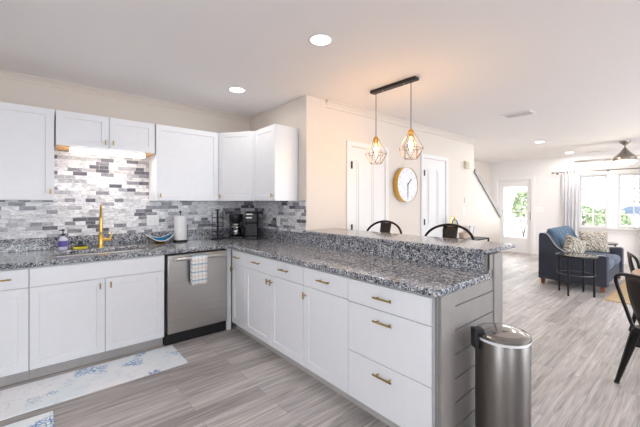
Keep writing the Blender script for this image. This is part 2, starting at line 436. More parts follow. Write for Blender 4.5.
# ------------------------------------------------------------------ the room
def wall_cells(mb, axis, p0, p1, cuts_a, cuts_z, holes):
    """a wall slab with rectangular holes; axis 'x': slab spans x=p0..p1, runs along y"""
    for a0, a1 in zip(cuts_a, cuts_a[1:]):
        for z0, z1 in zip(cuts_z, cuts_z[1:]):
            ca, cz = (a0+a1)/2, (z0+z1)/2
            if any(h[0] < ca < h[1] and h[2] < cz < h[3] for h in holes): continue
            if axis == 'x': mb.box(p0, p1, a0, a1, z0, z1)
            else: mb.box(a0, a1, p0, p1, z0, z1)
def hole_wall(name, axis, p0, p1, a0, a1, holes, mat):
    mb = MB()
    ca = sorted({a0, a1, *[h[0] for h in holes], *[h[1] for h in holes]})
    cz = sorted({0, CEIL, *[h[2] for h in holes], *[h[3] for h in holes]})
    wall_cells(mb, axis, p0, p1, ca, cz, holes)
    # weld the cells and drop the faces between neighbours
    base = bmesh.new(); vs = [base.verts.new(v) for v in mb.v]
    for f in mb.f: base.faces.new([vs[i] for i in f])
    bmesh.ops.remove_doubles(base, verts=base.verts, dist=1e-5)
    seen = {}
    for f in base.faces: seen.setdefault(tuple(round(c, 4) for c in f.calc_center_median()), []).append(f)
    bmesh.ops.delete(base, geom=[f for v in seen.values() if len(v) > 1 for f in v], context='FACES')
    m2 = MB(); base.verts.index_update()
    m2.v = [tuple(v.co) for v in base.verts]; m2.f = [tuple(v.index for v in f.verts) for f in base.faces]; base.free()
    return struct(name, m2, mat, smooth=False)

struct('floor', B(XL-0.12, XR+0.12, YB-0.12, YF+0.12, -0.1, 0.0), floor_m)
struct('ceiling', B(XL-0.12, XR+0.12, YB-0.12, YF+0.12, CEIL, CEIL+0.12), ceilp)
struct('wall_sink', B(XL-0.12, XR, YF, YF+0.12, 0, CEIL), wallp)
WIN = (0.765, 1.987, 0.79, 2.012)
DOOR = (3.0, 3.85, 0, 1.995)
hole_wall('wall_window', 'x', XR, XR+0.12, YB, YF+0.12, [WIN, DOOR], wallw)
hole_wall('wall_left', 'x', XL-0.12, XL, YB, YF, LEFT, wallp)
hole_wall('wall_rear', 'y', YB-0.12, YB, XL-0.12, XR+0.12, REAR, wallw)
# block between kitchen and stair hall; its end stands a little proud of the clock wall
struct('wall_side', B(XS, 2.47, 2.80, YF, 0, CEIL), wallp)
SL0, SL1 = (6.20, 1.98), (7.41, 1.085)
struct('wall_clock', MB().prism([(2.47, 0), (SL1[0], 0), SL1, SL0, (SL0[0], CEIL), (2.47, CEIL)], 'xz', YC, YC+0.11), wallp)
d = Vector((SL1[0]-SL0[0], SL1[1]-SL0[1])).normalized(); nn = Vector((-d.y, d.x))
a = Vector(SL0); e = Vector(SL1)
struct('trim_1', MB().prism([tuple(a-nn*.045), tuple(e-nn*.045), tuple(e+nn*.025), tuple(a+nn*.025)], 'xz', YC-0.03, YC+0.135),
       plain('stair_cap_paint', (0.33, 0.32, 0.32), 0.4), smooth=False)
stairs = MB(); poly = [(7.35, 0)]
for i in range(6):
    poly += [(7.35-0.26*i, 0.18*(i+1)), (7.35-0.26*(i+1), 0.18*(i+1))]
poly += [(7.35-0.26*6, 0)]
struct('stairs', stairs.prism(poly, 'xz', YC+0.135, YF), plain('stair_carpet', (0.62, 0.58, 0.54), 0.9))
# knee wall that carries the bar
struct('wall_peninsula', B(2.18, 2.36, 0.92, 2.80, 0, 1.033), greyp)
# crown and base trim
def crown(name, p0, p1, n, hgt, dep, mat=trim):
    """crown moulding from p0 to p1 (xy) on a wall whose inward normal is n"""
    p0 = Vector(p0); p1 = Vector(p1); n = Vector(n)
    prof = [(0, -hgt), (dep*.25, -hgt), (dep*.3, -hgt*.75), (dep*.62, -hgt*.38), (dep*.85, -hgt*.2), (dep, -hgt*.16), (dep, 0), (0, 0)]
    vs = []; k = len(prof)
    for p in (p0, p1):
        for a, z in prof: vs.append((p.x+n.x*a, p.y+n.y*a, CEIL+z))
    fs = [tuple(range(k)), tuple(range(k, 2*k))]+[(i, (i+1) % k, k+(i+1) % k, k+i) for i in range(k)]
    return struct(name, MB().add(vs, fs), mat, smooth=False)
crown('trim_2', (XL, YF), (XS, YF), (0, -1), 0.055, 0.05, wallp)
crown('trim_3', (2.47, YC), (6.20, YC), (0, -1), 0.07, 0.06, wallp)
crown('trim_4', (XR, YB), (XR, YF), (-1, 0), 0.08, 0.07, wallw)
struct('baseboard_clock', B(2.47, 7.41, YC-0.014, YC, 0, 0.11), trim, bevel=0.004)
struct('baseboard_window', B(XR-0.014, XR, YB, 2.90, 0, 0.11), trim, bevel=0.004)
# tile behind the counter, on both kitchen walls
bs = MB(); bs.box(-0.42, XS, YF-0.008, YF, 1.03, 1.90); struct('backsplash', bs, tile, smooth=False)
struct('backsplash_side', B(XS-0.008, XS, 2.803, YF-0.008, 1.03, 1.388), tile, smooth=False)
# outer frames of the unseen openings, which are added to let fill light in
for i, (x0, x1, z0, z1) in enumerate(REAR):
    f = MB()
    for q in (x0, (x0+x1)/2, x1): f.box(q-0.03, q+0.03, YB-0.10, YB-0.04, z0, z1)
    f.box(x0, x1, YB-0.10, YB-0.04, z0, z0+0.05); f.box(x0, x1, YB-0.10, YB-0.04, z1-0.05, z1)
    struct(f'window_{i+2}', f, trim, smooth=False)
f = MB(); y0, y1, z0, z1 = LEFT[0]
for q in (y0, (y0+y1)/2, y1): f.box(XL-0.10, XL-0.04, q-0.03, q+0.03, z0, z1)
f.box(XL-0.10, XL-0.04, y0, y1, z0, z0+0.05); f.box(XL-0.10, XL-0.04, y0, y1, z1-0.05, z1)
struct('window_5', f, trim, smooth=False)

# --- living room window
WY0, WY1, WZ0, WZ1 = WIN
wroot = MB()
c = 0.075
wroot.box(XR-0.02, XR, WY0-c, WY0, WZ0, WZ1+c); wroot.box(XR-0.02, XR, WY1, WY1+c, WZ0, WZ1+c)
wroot.box(XR-0.02, XR, WY0, WY1, WZ1, WZ1+c); wroot.box(XR-0.02, XR+0.10, 1.281, 1.47, WZ0, WZ1)
w1 = struct('window_1', wroot, trim, smooth=False)
obj('window_sill', B(XR-0.06, XR+0.10, WY0-0.10, WY1+0.10, WZ0-0.035, WZ0).box(XR-0.02, XR, WY0-0.08, WY1+0.08, WZ0-0.12, WZ0-0.035), plain('sill_paint', (0.70, 0.68, 0.67), 0.4), w1, bevel=0.004)
for y0, y1 in ((0.765, 1.281), (1.47, 1.987)):
    fr = MB(); zm = 1.385; ym = (y0+y1)/2
    for za, zb, xx in ((WZ0, zm+0.02, XR+0.03), (zm-0.02, WZ1, XR+0.065)):
        s = 0.042
        zc = (za+zb)/2; g = 0.014
        fr.box(xx, xx+0.03, y0, y0+s, za, zb); fr.box(xx, xx+0.03, y1-s, y1, za, zb)
        fr.box(xx, xx+0.03, y0+s, y1-s, za, za+s); fr.box(xx, xx+0.03, y0+s, y1-s, zb-s, zb)
        fr.box(xx+0.006, xx+0.024, ym-g, ym+g, za+s, zb-s)
        fr.box(xx+0.006, xx+0.024, y0+s, ym-g, zc-g, zc+g); fr.box(xx+0.006, xx+0.024, ym+g, y1-s, zc-g, zc+g)
    sash = obj('window_frame', fr, trim, w1, smooth=False, weld=False)
    obj('pane', B(XR+0.0555, XR+0.0585, y0+0.03, y1-0.03, WZ0+0.03, zm-0.022).box(XR+0.0905, XR+0.0935, y0+0.03, y1-0.03, zm+0.024, WZ1-0.03), glass, sash, smooth=False)

# --- front door with a tall glazed light
DY0, DY1, _, DZ1 = DOOR
dm = MB()
dx0, dx1 = XR+0.03, XR+0.075
gy0, gy1, gz0, gz1 = 3.115, 3.70, 0.41, 1.80
y0, y1 = DY0+0.005, DY1-0.005
for bx in ((DY0, gy0, 0.0, DZ1), (gy1, DY1, 0.0, DZ1), (gy0, gy1, 0.0, gz0), (gy0, gy1, gz1, DZ1), (gy0, gy1, 1.12, 1.155)):
    dm.box(dx0, dx1, bx[0], bx[1], bx[2], bx[3])
fd = struct('door_3', dm, trim, smooth=False)
obj('pane', B(dx0+0.02, dx0+0.024, gy0, gy1, gz0, gz1), glass, fd)
obj('casing', B(XR-0.02, XR, DY0-0.085, DY0, 0, DZ1+0.085).box(XR-0.02, XR, DY1, DY1+0.085, 0, DZ1+0.085).box(XR-0.02, XR, DY0, DY1, DZ1, DZ1+0.085), trim, fd, smooth=False)
hd = MB(); hd.box(dx0-0.008, dx0, 3.015, 3.05, 0.90, 1.12); hd.tube([(dx0-0.05, 3.03, 0.93), (dx0-0.055, 3.03, 1.0), (dx0-0.05, 3.03, 1.07)], 0.01); hd.tube([(dx0-0.05, 3.03, 1.06), (dx0, 3.03, 1.06)], 0.008); hd.tube([(dx0-0.05, 3.03, 0.94), (dx0, 3.03, 0.94)], 0.008)
obj('door_handle', hd, steel_p, fd)

# --- two interior doors on the clock wall
def int_door(n, x0, x1, ztop, hinges, knob):
    yw = YC; m = MB()
    m.box(x0, x1, yw-0.006, yw, 0.01, ztop)
    W = x1-x0; st = 0.105*W/0.66
    cols = [(x0+st, x0+W/2-st*.5), (x0+W/2+st*.5, x1-st)]
    for zc in ((0.22, 0.86), (1.0, ztop-0.15)):
        for a, b in cols:
            # raised field with a sunk moulding around it
            m.box(a, b, yw-0.011, yw-0.006, zc[0], zc[1])
            m.box(a+0.03, b-0.03, yw-0.018, yw-0.011, zc[0]+0.03, zc[1]-0.03)
    dr = struct(f'door_{n}', m, trim, smooth=False)
    cs = MB(); k = 0.07
    cs.box(x0-k, x0-0.004, yw-0.02, yw, 0, ztop+k); cs.box(x1+0.004, x1+k, yw-0.02, yw, 0, ztop+k); cs.box(x0-0.004, x1+0.004, yw-0.02, yw, ztop+0.012, ztop+k)
    obj('casing', cs, trim, dr, smooth=False)
    for z in hinges: obj('hinge', B(x0-0.008, x0+0.018, yw-0.028, yw-0.006, z-0.045, z+0.045), bronze, dr)
    kx = x1-0.07 if knob > 0 else x0+0.07
    kn = MB(); kn.lathe([(0.028, 0), (0.028, 0.006), (0.01, 0.01), (0.01, 0.03), (0.024, 0.04), (0.028, 0.052), (0.02, 0.064), (0, 0.066)], M=Matrix.Translation((kx, yw-0.006, 0.91)) @ Matrix.Rotation(pi/2, 4, 'X'))
    obj('door_knob', kn, steel_p, dr)
    return dr
int_door(1, 2.885, 3.545, 2.045, (1.825, 1.054), 1)
int_door(2, 4.485, 5.145, 2.045, (1.823, 1.067), 1)

# ------------------------------------------------------------------ kitchen cabinets
def frame(o, u, n):
    """local (u along the front, n outwards, z up) to world"""
    o = Vector(o); u = Vector(u).normalized(); n = Vector(n).normalized()
    return Matrix(((u.x, n.x, 0, o.x), (u.y, n.y, 0, o.y), (u.z, n.z, 1, o.z), (0, 0, 0, 1)))
def slab_panel(u0, u1, z0, z1, M, t=0.019):
    return MB().box(u0, u1, 0, t, z0, z1, M)
def shaker(u0, u1, z0, z1, M, t=0.019, rail=0.058, rec=0.008):
    i0, i1, k0, k1 = u0+rail, u1-rail, z0+rail, z1-rail
    s = 0.003
    def ring(a0, a1, b0, b1, d): return [(a0, d, b0), (a1, d, b0), (a1, d, b1), (a0, d, b1)]
    vs = ring(u0, u1, z0, z1, 0)+ring(u0, u1, z0, z1, t-0.0015)+ring(u0+0.0015, u1-0.0015, z0+0.0015, z1-0.0015, t)+ring(i0, i1, k0, k1, t)+ring(i0+s, i1-s, k0+s, k1-s, t-rec)
    fs = [(0, 1, 2, 3)]
    for r in range(4):
        for i in range(4):
            j = (i+1) % 4; fs.append((r*4+i, r*4+j, (r+1)*4+j, (r+1)*4+i))
    fs.append((16, 17, 18, 19))
    return MB().add(vs, fs, M)
def pull(uc, zc, L, M, vert=False, t=0.019, r=0.006):
    mb = MB(); h = L/2
    if vert:
        mb.tube([(uc, t+0.028, zc-h), (uc, t+0.028, zc+h)], r, 8, M=M)
        for q in ((-0.3, 0.3) if L > 0.08 else (0,)): mb.tube([(uc, t, zc+q*L), (uc, t+0.028, zc+q*L)], r*.8, 8, M=M)
    else:
        mb.tube([(uc-h, t+0.028, zc), (uc+h, t+0.028, zc)], r, 8, M=M)
        for q in (-0.33, 0.33): mb.tube([(uc+q*L, t, zc), (uc+q*L, t+0.028, zc)], r*.8, 8, M=M)
    return mb
G = 0.0022
ZT = 0.866   # top of the front panels
def base_unit(name, label, o, u, n, width, spec, depth=0.60):
    """spec: list of (kind, u0, u1, z0, z1, pulls) with kind drawer / door / false_front; pulls: (u, z, vertical, length)"""
    M = frame(o, u, n); c = M @ Vector((width/2, -depth/2, 0))
    t = thing(name, label, 'cabinet', (c.x, c.y, 0))
    obj('carcass', MB().box(0.001, width-0.001, -depth, 0, 0.10, 0.876, M), cab_in, t)
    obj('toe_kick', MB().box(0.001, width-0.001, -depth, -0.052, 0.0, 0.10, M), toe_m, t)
    for kind, u0, u1, z0, z1, pulls, style in spec:
        mk = shaker if style == 'shaker' else slab_panel
        p = obj(kind, mk(u0+G, u1-G, z0+G, z1-G, M), cab, t, bevel=0.0015 if style != 'shaker' else 0)
        for (pu, pz, vert, L) in pulls: obj('handle', pull(pu, pz, L, M, vert), brass, p)
    return t
YFACE = 3.324                 # carcass front of the sink run (doors stand 19 mm proud)
S_u, S_n = (1, 0, 0), (0, -1, 0)
DSP = 0.722
base_unit('base_cabinet', 'narrow white base cabinet standing left of the wide sink cabinet', (-0.386, YFACE, 0), S_u, S_n, 0.318,
          [('drawer', 0, .318, DSP, ZT, [(.157, .80, False, .13)], 'slab'), ('door', 0, .318, .095, DSP, [(.03, .66, True, .05)], 'shaker')])
base_unit('sink_cabinet', 'wide white two-door cabinet under the sink with plain false front', (-0.068, YFACE, 0), S_u, S_n, 0.959,
          [('false_front', 0, .957, DSP, ZT, [], 'slab'),
           ('door', 0, .485, .095, DSP, [(.447, .665, True, .05)], 'shaker'), ('door', .485, .955, .095, DSP, [(.523, .665, True, .05)], 'shaker')])
XFACE = 1.564
P_u, P_n = (0, -1, 0), (-1, 0, 0)
YS = 3.300
base_unit('base_cabinet', 'narrowest white peninsula cabinet in the corner beside the dishwasher', (XFACE, YS, 0), P_u, P_n, YS-2.965,
          [('drawer', .04, YS-2.965, DSP, ZT, [(.18, .80, False, .13)], 'slab'), ('door', .04, YS-2.965, .095, DSP, [(.065, .665, True, .05)], 'shaker')])
base_unit('base_cabinet', 'wide white two-door peninsula cabinet with two brass pulls on one long drawer', (XFACE, 2.965, 0), P_u, P_n, .952,
          [('drawer', 0, .952, DSP, ZT, [(.24, .80, False, .13), (.70, .80, False, .13)], 'slab'),
           ('door', 0, .476, .095, DSP, [(.447, .665, True, .05)], 'shaker'), ('door', .476, .952, .095, DSP, [(.505, .665, True, .05)], 'shaker')])
base_unit('base_cabinet', 'white single-door peninsula cabinet next to the bank of three drawers', (XFACE, 2.013, 0), P_u, P_n, .483,
          [('drawer', 0, .483, DSP, ZT, [(.25, .80, False, .13)], 'slab'), ('door', 0, .483, .095, DSP, [(.03, .655, True, .05)], 'shaker')])
base_unit('drawer_cabinet', 'white bank of three plain drawers at the near end of the peninsula', (XFACE, 1.53, 0), P_u, P_n, .625,
          [('drawer', 0, .61, DSP-.006, ZT, [(.30, .792, False, .135)], 'slab'), ('drawer', 0, .61, .396, DSP-.006, [(.30, .65, False, .135)], 'slab'),
           ('drawer', 0, .61, .095, .396, [(.30, .33, False, .135)], 'slab')])
# filler strip in the inside corner belongs to the dishwasher bay
tag(obj('cabinet_filler', B(1.512, 1.56, 3.312, 3.40, 0.0, 0.876), cab), 'narrow white filler strip between dishwasher and the inside corner', 'cabinet trim')

# upper cabinets
def upper_unit(label, o, u, n, width, z0, z1, doors, depth, pulls, name='upper_cabinet', body=True):
    M = frame(o, u, n); c = M @ Vector((width/2, -depth/2, 0))
    t = thing(name, label, 'cabinet', (c.x, c.y, z0))
    if body: obj('carcass', MB().box(0.001, width-0.001, -depth, 0, z0, z1, M), cab, t)
    for i, (u0, u1) in enumerate(doors):
        p = obj('door', shaker(u0+G, u1-G, z0+G, z1-G, M), cab, t)
        obj('handle', pull(pulls[i][0], pulls[i][1], .045, M, True), brass, p)
    return t
UF = 3.77; UD = YF-0.008-UF-0.001
UZ0, UZ1 = 1.385, 2.195
upper_unit('large white upper cabinet left of the sink bay, with one brass pull near its corner', (-0.37, UF, 0), S_u, S_n, .462, UZ0, UZ1, [(0, .462)], UD, [(.435, 1.46)])
ust = upper_unit('short white two-door upper cabinet above the sink light', (0.10, UF, 0), S_u, S_n, .815, 1.882, UZ1, [(0, .405), (.405, .815)], UD, [(.375, 1.940), (.437, 1.940)])
obj('underside_panel', B(0.108, 0.907, 3.84, YF-0.01, 1.870, 1.881).box(0.108, 0.20, UF+0.004, 3.84, 1.870, 1.881).box(0.83, 0.907, UF+0.004, 3.84, 1.870, 1.881), ply, ust, label='bare orange plywood underside')
upper_unit('white upper cabinet with one wide door, right of the sink light', (0.923, UF, 0), S_u, S_n, .690, UZ0, UZ1, [(0, .690)], UD, [(.04, 1.44)])
# diagonal corner unit
DA, DB = Vector((1.614, UF, 0)), Vector((1.885, 3.39, 0))
du = (DB-DA).normalized(); dn = Vector((du.y, -du.x, 0))
tc_ = thing('corner_cabinet', 'white diagonal upper cabinet filling the kitchen corner above the coffee makers', 'cabinet', (1.9, 3.75, UZ0))
obj('carcass', MB().prism([(1.616, YF-0.009), (1.616, UF+0.001), (1.884, 3.392), (XS-0.009, 3.392), (XS-0.009, YF-0.009)], 'xy', UZ0, UZ1), cab, tc_)
Md = frame(DA, du, dn); wd = (DB-DA).length
p = obj('door', shaker(.022, wd-.022, UZ0+G, UZ1-G, Md), cab, tc_)
obj('handle', pull(.045, 1.44, .045, Md, True), brass, p)
upper_unit('white upper cabinet on the side wall, its bare end panel facing the pendants', (1.899, 3.388, 0), P_u, P_n, .445, UZ0, UZ1, [(0, .445)], XS-0.009-1.899, [(.41, 1.44)])

# under-cabinet lamp
ul = thing('under_cabinet_light', 'lit white strip lamp fixed under the short cabinet above the sink', 'lamp', (0.51, 3.81, 1.83))
obj('housing', B(0.201, 0.829, 3.775, 3.836, 1.862, 1.8815), whitep, ul, bevel=0.003)
obj('diffuser', B(0.204, 0.826, 3.772, 3.834, 1.832, 1.862), emit('strip_glow', (1, 0.97, 0.92), 9.0), ul, bevel=0.006)
area('strip_lamp', (0.515, 3.82, 1.828), (radians(-25), 0, 0), 0.68, 0.05, P['under'], (1, 0.96, 0.90))

# ------------------------------------------------------------------ granite
CT0, CT1 = 0.878, 0.918
ct = thing('granite_countertop', 'L-shaped speckled grey granite countertop over the white base cabinets', 'countertop', (1.2, 3.6, CT0))
HX0, HX1, HY0, HY1 = 0.10, 0.80, 3.42, 3.83     # sink cut-out
FY, FX = 3.278, 1.522
def flat_L(z):
    pts = []
    return pts
xs = [-0.42, HX0, HX1, FX, 2.165]; ys = [0.875, FY, HY0, HY1, YF-0.008]
cells = [(i, j) for i in range(4) for j in range(4) if not (j == 0 and i < 3) and not (i == 1 and j == 2)]
vid = {}; V = []; F = []
def gv(i, j, k):
    if (i, j, k) not in vid: vid[(i, j, k)] = len(V); V.append((xs[i], ys[j], (CT0, CT1)[k]))
    return vid[(i, j, k)]
cs_ = set(cells)
for i, j in cells:
    F.append((gv(i, j, 1), gv(i+1, j, 1), gv(i+1, j+1, 1), gv(i, j+1, 1))); F.append((gv(i, j, 0), gv(i, j+1, 0), gv(i+1, j+1, 0), gv(i+1, j, 0)))
    for di, dj, a, b_ in ((-1, 0, (0, 0), (0, 1)), (1, 0, (1, 0), (1, 1)), (0, -1, (0, 0), (1, 0)), (0, 1, (0, 1), (1, 1))):
        if (i+di, j+dj) not in cs_:
            A = (i+a[0], j+a[1]); Bq = (i+b_[0], j+b_[1])
            F.append((gv(*A, 0), gv(*Bq, 0), gv(*Bq, 1), gv(*A, 1)))
obj('worktop', MB().add(V, F), granite, ct, bevel=0.007)
obj('upstand', B(-0.42, XS-0.010, YF-0.030, YF-0.009, CT1, 1.035), granite, ct, bevel=0.003)
obj('upstand', B(XS-0.030, XS-0.009, 2.80, YF-0.031, CT1, 1.035), granite, ct, bevel=0.003)
obj('riser', B(2.152, 2.1795, 0.925, 2.799, CT1, 1.032), granite, ct, bevel=0.002)
tag(obj('granite_bar_counter', B(2.135, 2.635, 0.895, 2.798, 1.034, 1.064), granite, bevel=0.007), 'raised speckled granite bar top on the peninsula, in front of the two stools', 'bar top')

# end of the peninsula: grey stiles and shiplap boards
pe = thing('peninsula_end_panel', 'warm grey boarded end panel of the peninsula beside the trash can', 'panel', (1.95, 0.90, 0))
obj('stile', B(1.547, 1.568, 0.893, 0.905, 0.0, 0.877), plain('dark_edge', (0.22, 0.21, 0.20), .6), pe)
obj('stile', B(1.570, 1.715, 0.880, 0.904, 0.0, 0.877), greyp, pe, bevel=0.002)
obj('stile', B(2.225, 2.355, 0.880, 0.9195, 0.0, 1.032), greyp, pe, bevel=0.002)
sh = MB(); z = 0.0; hh = 0.133
while z < 1.03:
    zt = min(z+hh-0.008, 1.032)
    x1 = 2.178 if z < 0.87 else 2.225
    top = min(zt, 0.877) if z < 0.877 else zt
    if z < 0.877: sh.box(1.715, 2.225, 0.890, 0.904, z, top); 
    else: sh.box(2.182, 2.225, 0.890, 0.904, z, top)
    z += hh
sh.box(1.715, 2.225, 0.900, 0.904, 0.0, 0.877); sh.box(2.182, 2.225, 0.896, 0.9195, 0.877, 1.032)
obj('shiplap_panel', sh, greyp, pe, smooth=False)

# ------------------------------------------------------------------ sink and faucet
sk = MB(); fw = 0.006; zb = 0.70
sk.box(HX0-0.012, HX1+0.012, HY0-0.012, HY1+0.012, zb-0.006, zb)
for b_ in ((HX0-0.012, HX0-0.002, HY0-0.012, HY1+0.012), (HX1+0.002, HX1+0.012, HY0-0.012, HY1+0.012), (HX0-0.002, HX1+0.002, HY0-0.012, HY0-0.002), (HX0-0.002, HX1+0.002, HY1+0.002, HY1+0.012)):
    sk.box(b_[0], b_[1], b_[2], b_[3], zb, 0.877)
sroot = thing('kitchen_sink', 'undermount stainless sink set in the granite below the strip lamp', 'sink', (0.45, 3.62, zb))
obj('basin', sk, steel_p, sroot)
obj('drain', MB().lathe([(0.045, 0), (0.045, 0.004), (0.03, 0.004), (0.028, -0.002), (0, -0.002)], (0.45, 3.62, zb)), black, sroot)
fx, fy = 0.455, 3.905
fa = thing('faucet', 'tall brushed brass faucet standing behind the sink', 'faucet', (fx, fy, CT1))
obj('body', MB().lathe([(0.028, 0), (0.028, 0.008), (0.022, 0.012), (0.022, 0.125), (0.016, 0.135), (0, 0.135)], (fx, fy, CT1)), gold, fa)
fdx, fdy = -0.10, -0.995
R_ = 0.075
arc = [(fx, fy, CT1+0.13), (fx, fy, CT1+0.345)]+[(fx+fdx*R_*(1-cos(q)), fy+fdy*R_*(1-cos(q)), CT1+0.345+R_*sin(q)) for q in [pi*i/10 for i in range(1, 11)]]+[(fx+2*R_*fdx, fy+2*R_*fdy, CT1+0.27)]
obj('spout', MB().tube(arc, 0.010, 10), plain('dark_brass', (0.30, 0.19, 0.06), 0.35, 1.0), fa, label='darker brass hose inside the spring')
obj('spray_head', MB().tube([(fx+2*R_*fdx, fy+2*R_*fdy, CT1+0.30), (fx+2*R_*fdx, fy+2*R_*fdy, CT1+0.17)], [0.013, 0.016], 12), gold, fa)
sp = MB()
hel = [(fx+0.0135*cos(q), fy+0.0135*sin(q), CT1+0.14+0.21*q/(2*pi*12)) for q in [2*pi*12*i/144 for i in range(145)]]
obj('spring', sp.tube(hel, 0.0035, 5), gold, fa)
obj('lever', MB().tube([(fx+0.02, fy, CT1+0.075), (fx+0.085, fy, CT1+0.075)], 0.016, 12).tube([(fx+0.083, fy, CT1+0.08), (fx+0.090, fy, CT1+0.15)], 0.0065, 8), gold, fa)
obj('bracket', MB().tube([(fx, fy, CT1+0.235), (fx+2*R_*fdx, fy+2*R_*fdy, CT1+0.24)], 0.006, 8), gold, fa)

# ------------------------------------------------------------------ dishwasher
dw = thing('dishwasher', 'stainless steel dishwasher under the granite near the kitchen corner', 'dishwasher', (1.2, 3.6, 0))
X0, X1 = 0.905, 1.508
obj('tub', B(X0-0.008, X1, 3.33, 3.93, 0.0, 0.874), blackp, dw)
obj('door', B(X0+0.008, X1-0.004, 3.292, 3.329, 0.112, 0.858), steel, dw, bevel=0.005)
obj('toe_kick', B(X0, X1-0.004, 3.318, 3.329, 0.012, 0.108), blackp, dw)
h = MB(); hy, hz = 3.245, 0.822
h.tube([(X0+0.07, hy, hz), (X1-0.03, hy, hz)], 0.016, 12)
for q in (X0+0.07, X1-0.04): h.tube([(q, hy, hz), (q, 3.292, hz)], [0.018, 0.016], 12)
obj('handle', h, steel, dw)
# towel folded over the handle
tw = MB(); tx0, tx1 = 1.115, 1.265
prof = [(3.272, 0.585)]+[(3.270, 0.585+0.02*i) for i in range(1, 10)]+[(hy+0.0205*cos(q), hz+0.0205*sin(q)) for q in [pi*i/8 for i in range(0, 9)]]+[(hy-0.0215-0.004*sin(i*.8), hz-0.022*i) for i in range(1, 13)]
def tf(u, v):
    k = v*(len(prof)-1); i = min(int(k), len(prof)-2); t = k-i
    y = prof[i][0]*(1-t)+prof[i+1][0]*t; z_ = prof[i][1]*(1-t)+prof[i+1][1]*t
    return (tx0+(tx1-tx0)*u, y-0.002*sin(u*9), z_)
tag(obj('dish_towel', tw.grid(tf, 10, len(prof)-1), plaid, solid=0.004), 'blue and orange plaid towel draped over the dishwasher handle', 'towel')

# ------------------------------------------------------------------ things on the counter
z0 = CT1
sb = thing('soap_bottle', 'clear purple-labelled soap bottle with black pump beside the sink', 'bottle', (0.16, 3.93, z0))
obj('bottle', MB().lathe([(0.0, 0), (0.034, 0), (0.036, 0.006), (0.036, 0.095), (0.028, 0.115), (0.014, 0.125), (0.014, 0.13), (0, 0.13)], (0.16, 3.945, z0+0.0005)), plain('soap_liquid', (0.66, 0.66, 0.80), 0.15), sb)
obj('label', MB().lathe([(0.0365, 0.03), (0.0366, 0.085)], (0.16, 3.945, z0)), plain('purple_label', (0.13, 0.09, 0.42), 0.4), sb)
obj('pump', MB().lathe([(0.015, 0.13), (0.015, 0.15), (0.005, 0.152), (0.005, 0.175), (0.013, 0.177), (0.013, 0.192), (0, 0.193)], (0.16, 3.945, z0)).tube([(0.16, 3.945, z0+0.185), (0.13, 3.93, z0+0.183)], 0.005), blackp, sb)
sp_ = thing('scrub_sponge', 'yellow sponge topped by a black scrub brush behind the sink', 'sponge', (0.29, 3.90, z0))
obj('sponge', B(0.235, 0.345, 3.87, 3.93, z0+0.001, z0+0.024), plain('yellow_sponge', (0.78, 0.66, 0.03), 0.9, bump=0.6, nscale=150), sp_, bevel=0.006)
obj('brush', MB().lathe([(0.052, 0.025), (0.05, 0.036), (0.02, 0.042), (0.018, 0.055), (0.022, 0.065), (0.012, 0.072), (0, 0.073)], (0.292, 3.90, z0), sy=0.62), blackp, sp_)

# boat-shaped glazed bowl
bw = thing('glazed_bowl', 'blue and gold boat-shaped bowl with upturned ends beside paper towels', 'bowl', (0.995, 3.87, z0))
bx_, by_ = 0.995, 3.87
def bowl_surface(inner):
    def fn(u, v):
        q = 2*pi*u; r = v
        ex = 0.135*r; ey = 0.085*r
        lift = (0.058*abs(cos(q))**2.0+0.036+0.012*sin(q))*r**2.1
        return (bx_+ex*cos(q), by_+ey*sin(q), z0+(0.012 if inner else 0.004)+lift*1.0)
    return fn
obj('inner_glaze', MB().grid(bowl_surface(True), 36, 8), plain('blue_glaze', (0.004, 0.13, 0.30), 0.2, noise=0.45, nscale=25), bw, label='glossy blue and teal inside')
obj('outer_shell', MB().grid(bowl_surface(False), 36, 8), plain('gold_glaze', (0.42, 0.27, 0.06), 0.25, 0.5, noise=0.4, nscale=40), bw)
rim_p = [bowl_surface(True)(i/40, 1.0) for i in range(40)]
obj('rim', MB().tube([(x, y, z_-0.003) for x, y, z_ in rim_p], 0.0042, 6, closed=True), plain('white_glaze', (0.75, 0.80, 0.80), 0.15), bw)
obj('foot', MB().lathe([(0.055, 0), (0.06, 0.01), (0.03, 0.012), (0, 0.012)], (bx_, by_, z0+0.0005)), gold, bw)

px, py = 1.225, 3.92
pt_ = thing('paper_towel_holder', 'white paper towel roll standing on a black holder', 'paper towel holder', (px, py, z0))
obj('base', MB().lathe([(0.078, 0), (0.078, 0.012), (0.07, 0.016), (0, 0.016)], (px, py, z0+0.0005)), black, pt_)
obj('roll', MB().lathe([(0.018, 0.02), (0.068, 0.02), (0.0685, 0.024), (0.0685, 0.296), (0.068, 0.30), (0.018, 0.30), (0.018, 0.02)], (px, py, z0), n=36), paper, pt_)
obj('pole', MB().tube([(px, py, z0+0.016), (px, py, z0+0.325)], 0.006).lathe([(0, 0.322), (0.013, 0.328), (0.015, 0.34), (0.009, 0.352), (0, 0.354)], (px, py, z0), n=12), bronze, pt_)
obj('side_arm', MB().tube([(px+0.074, py-0.004, z0+0.014), (px+0.078, py-0.004, z0+0.16)], 0.004), black, pt_)

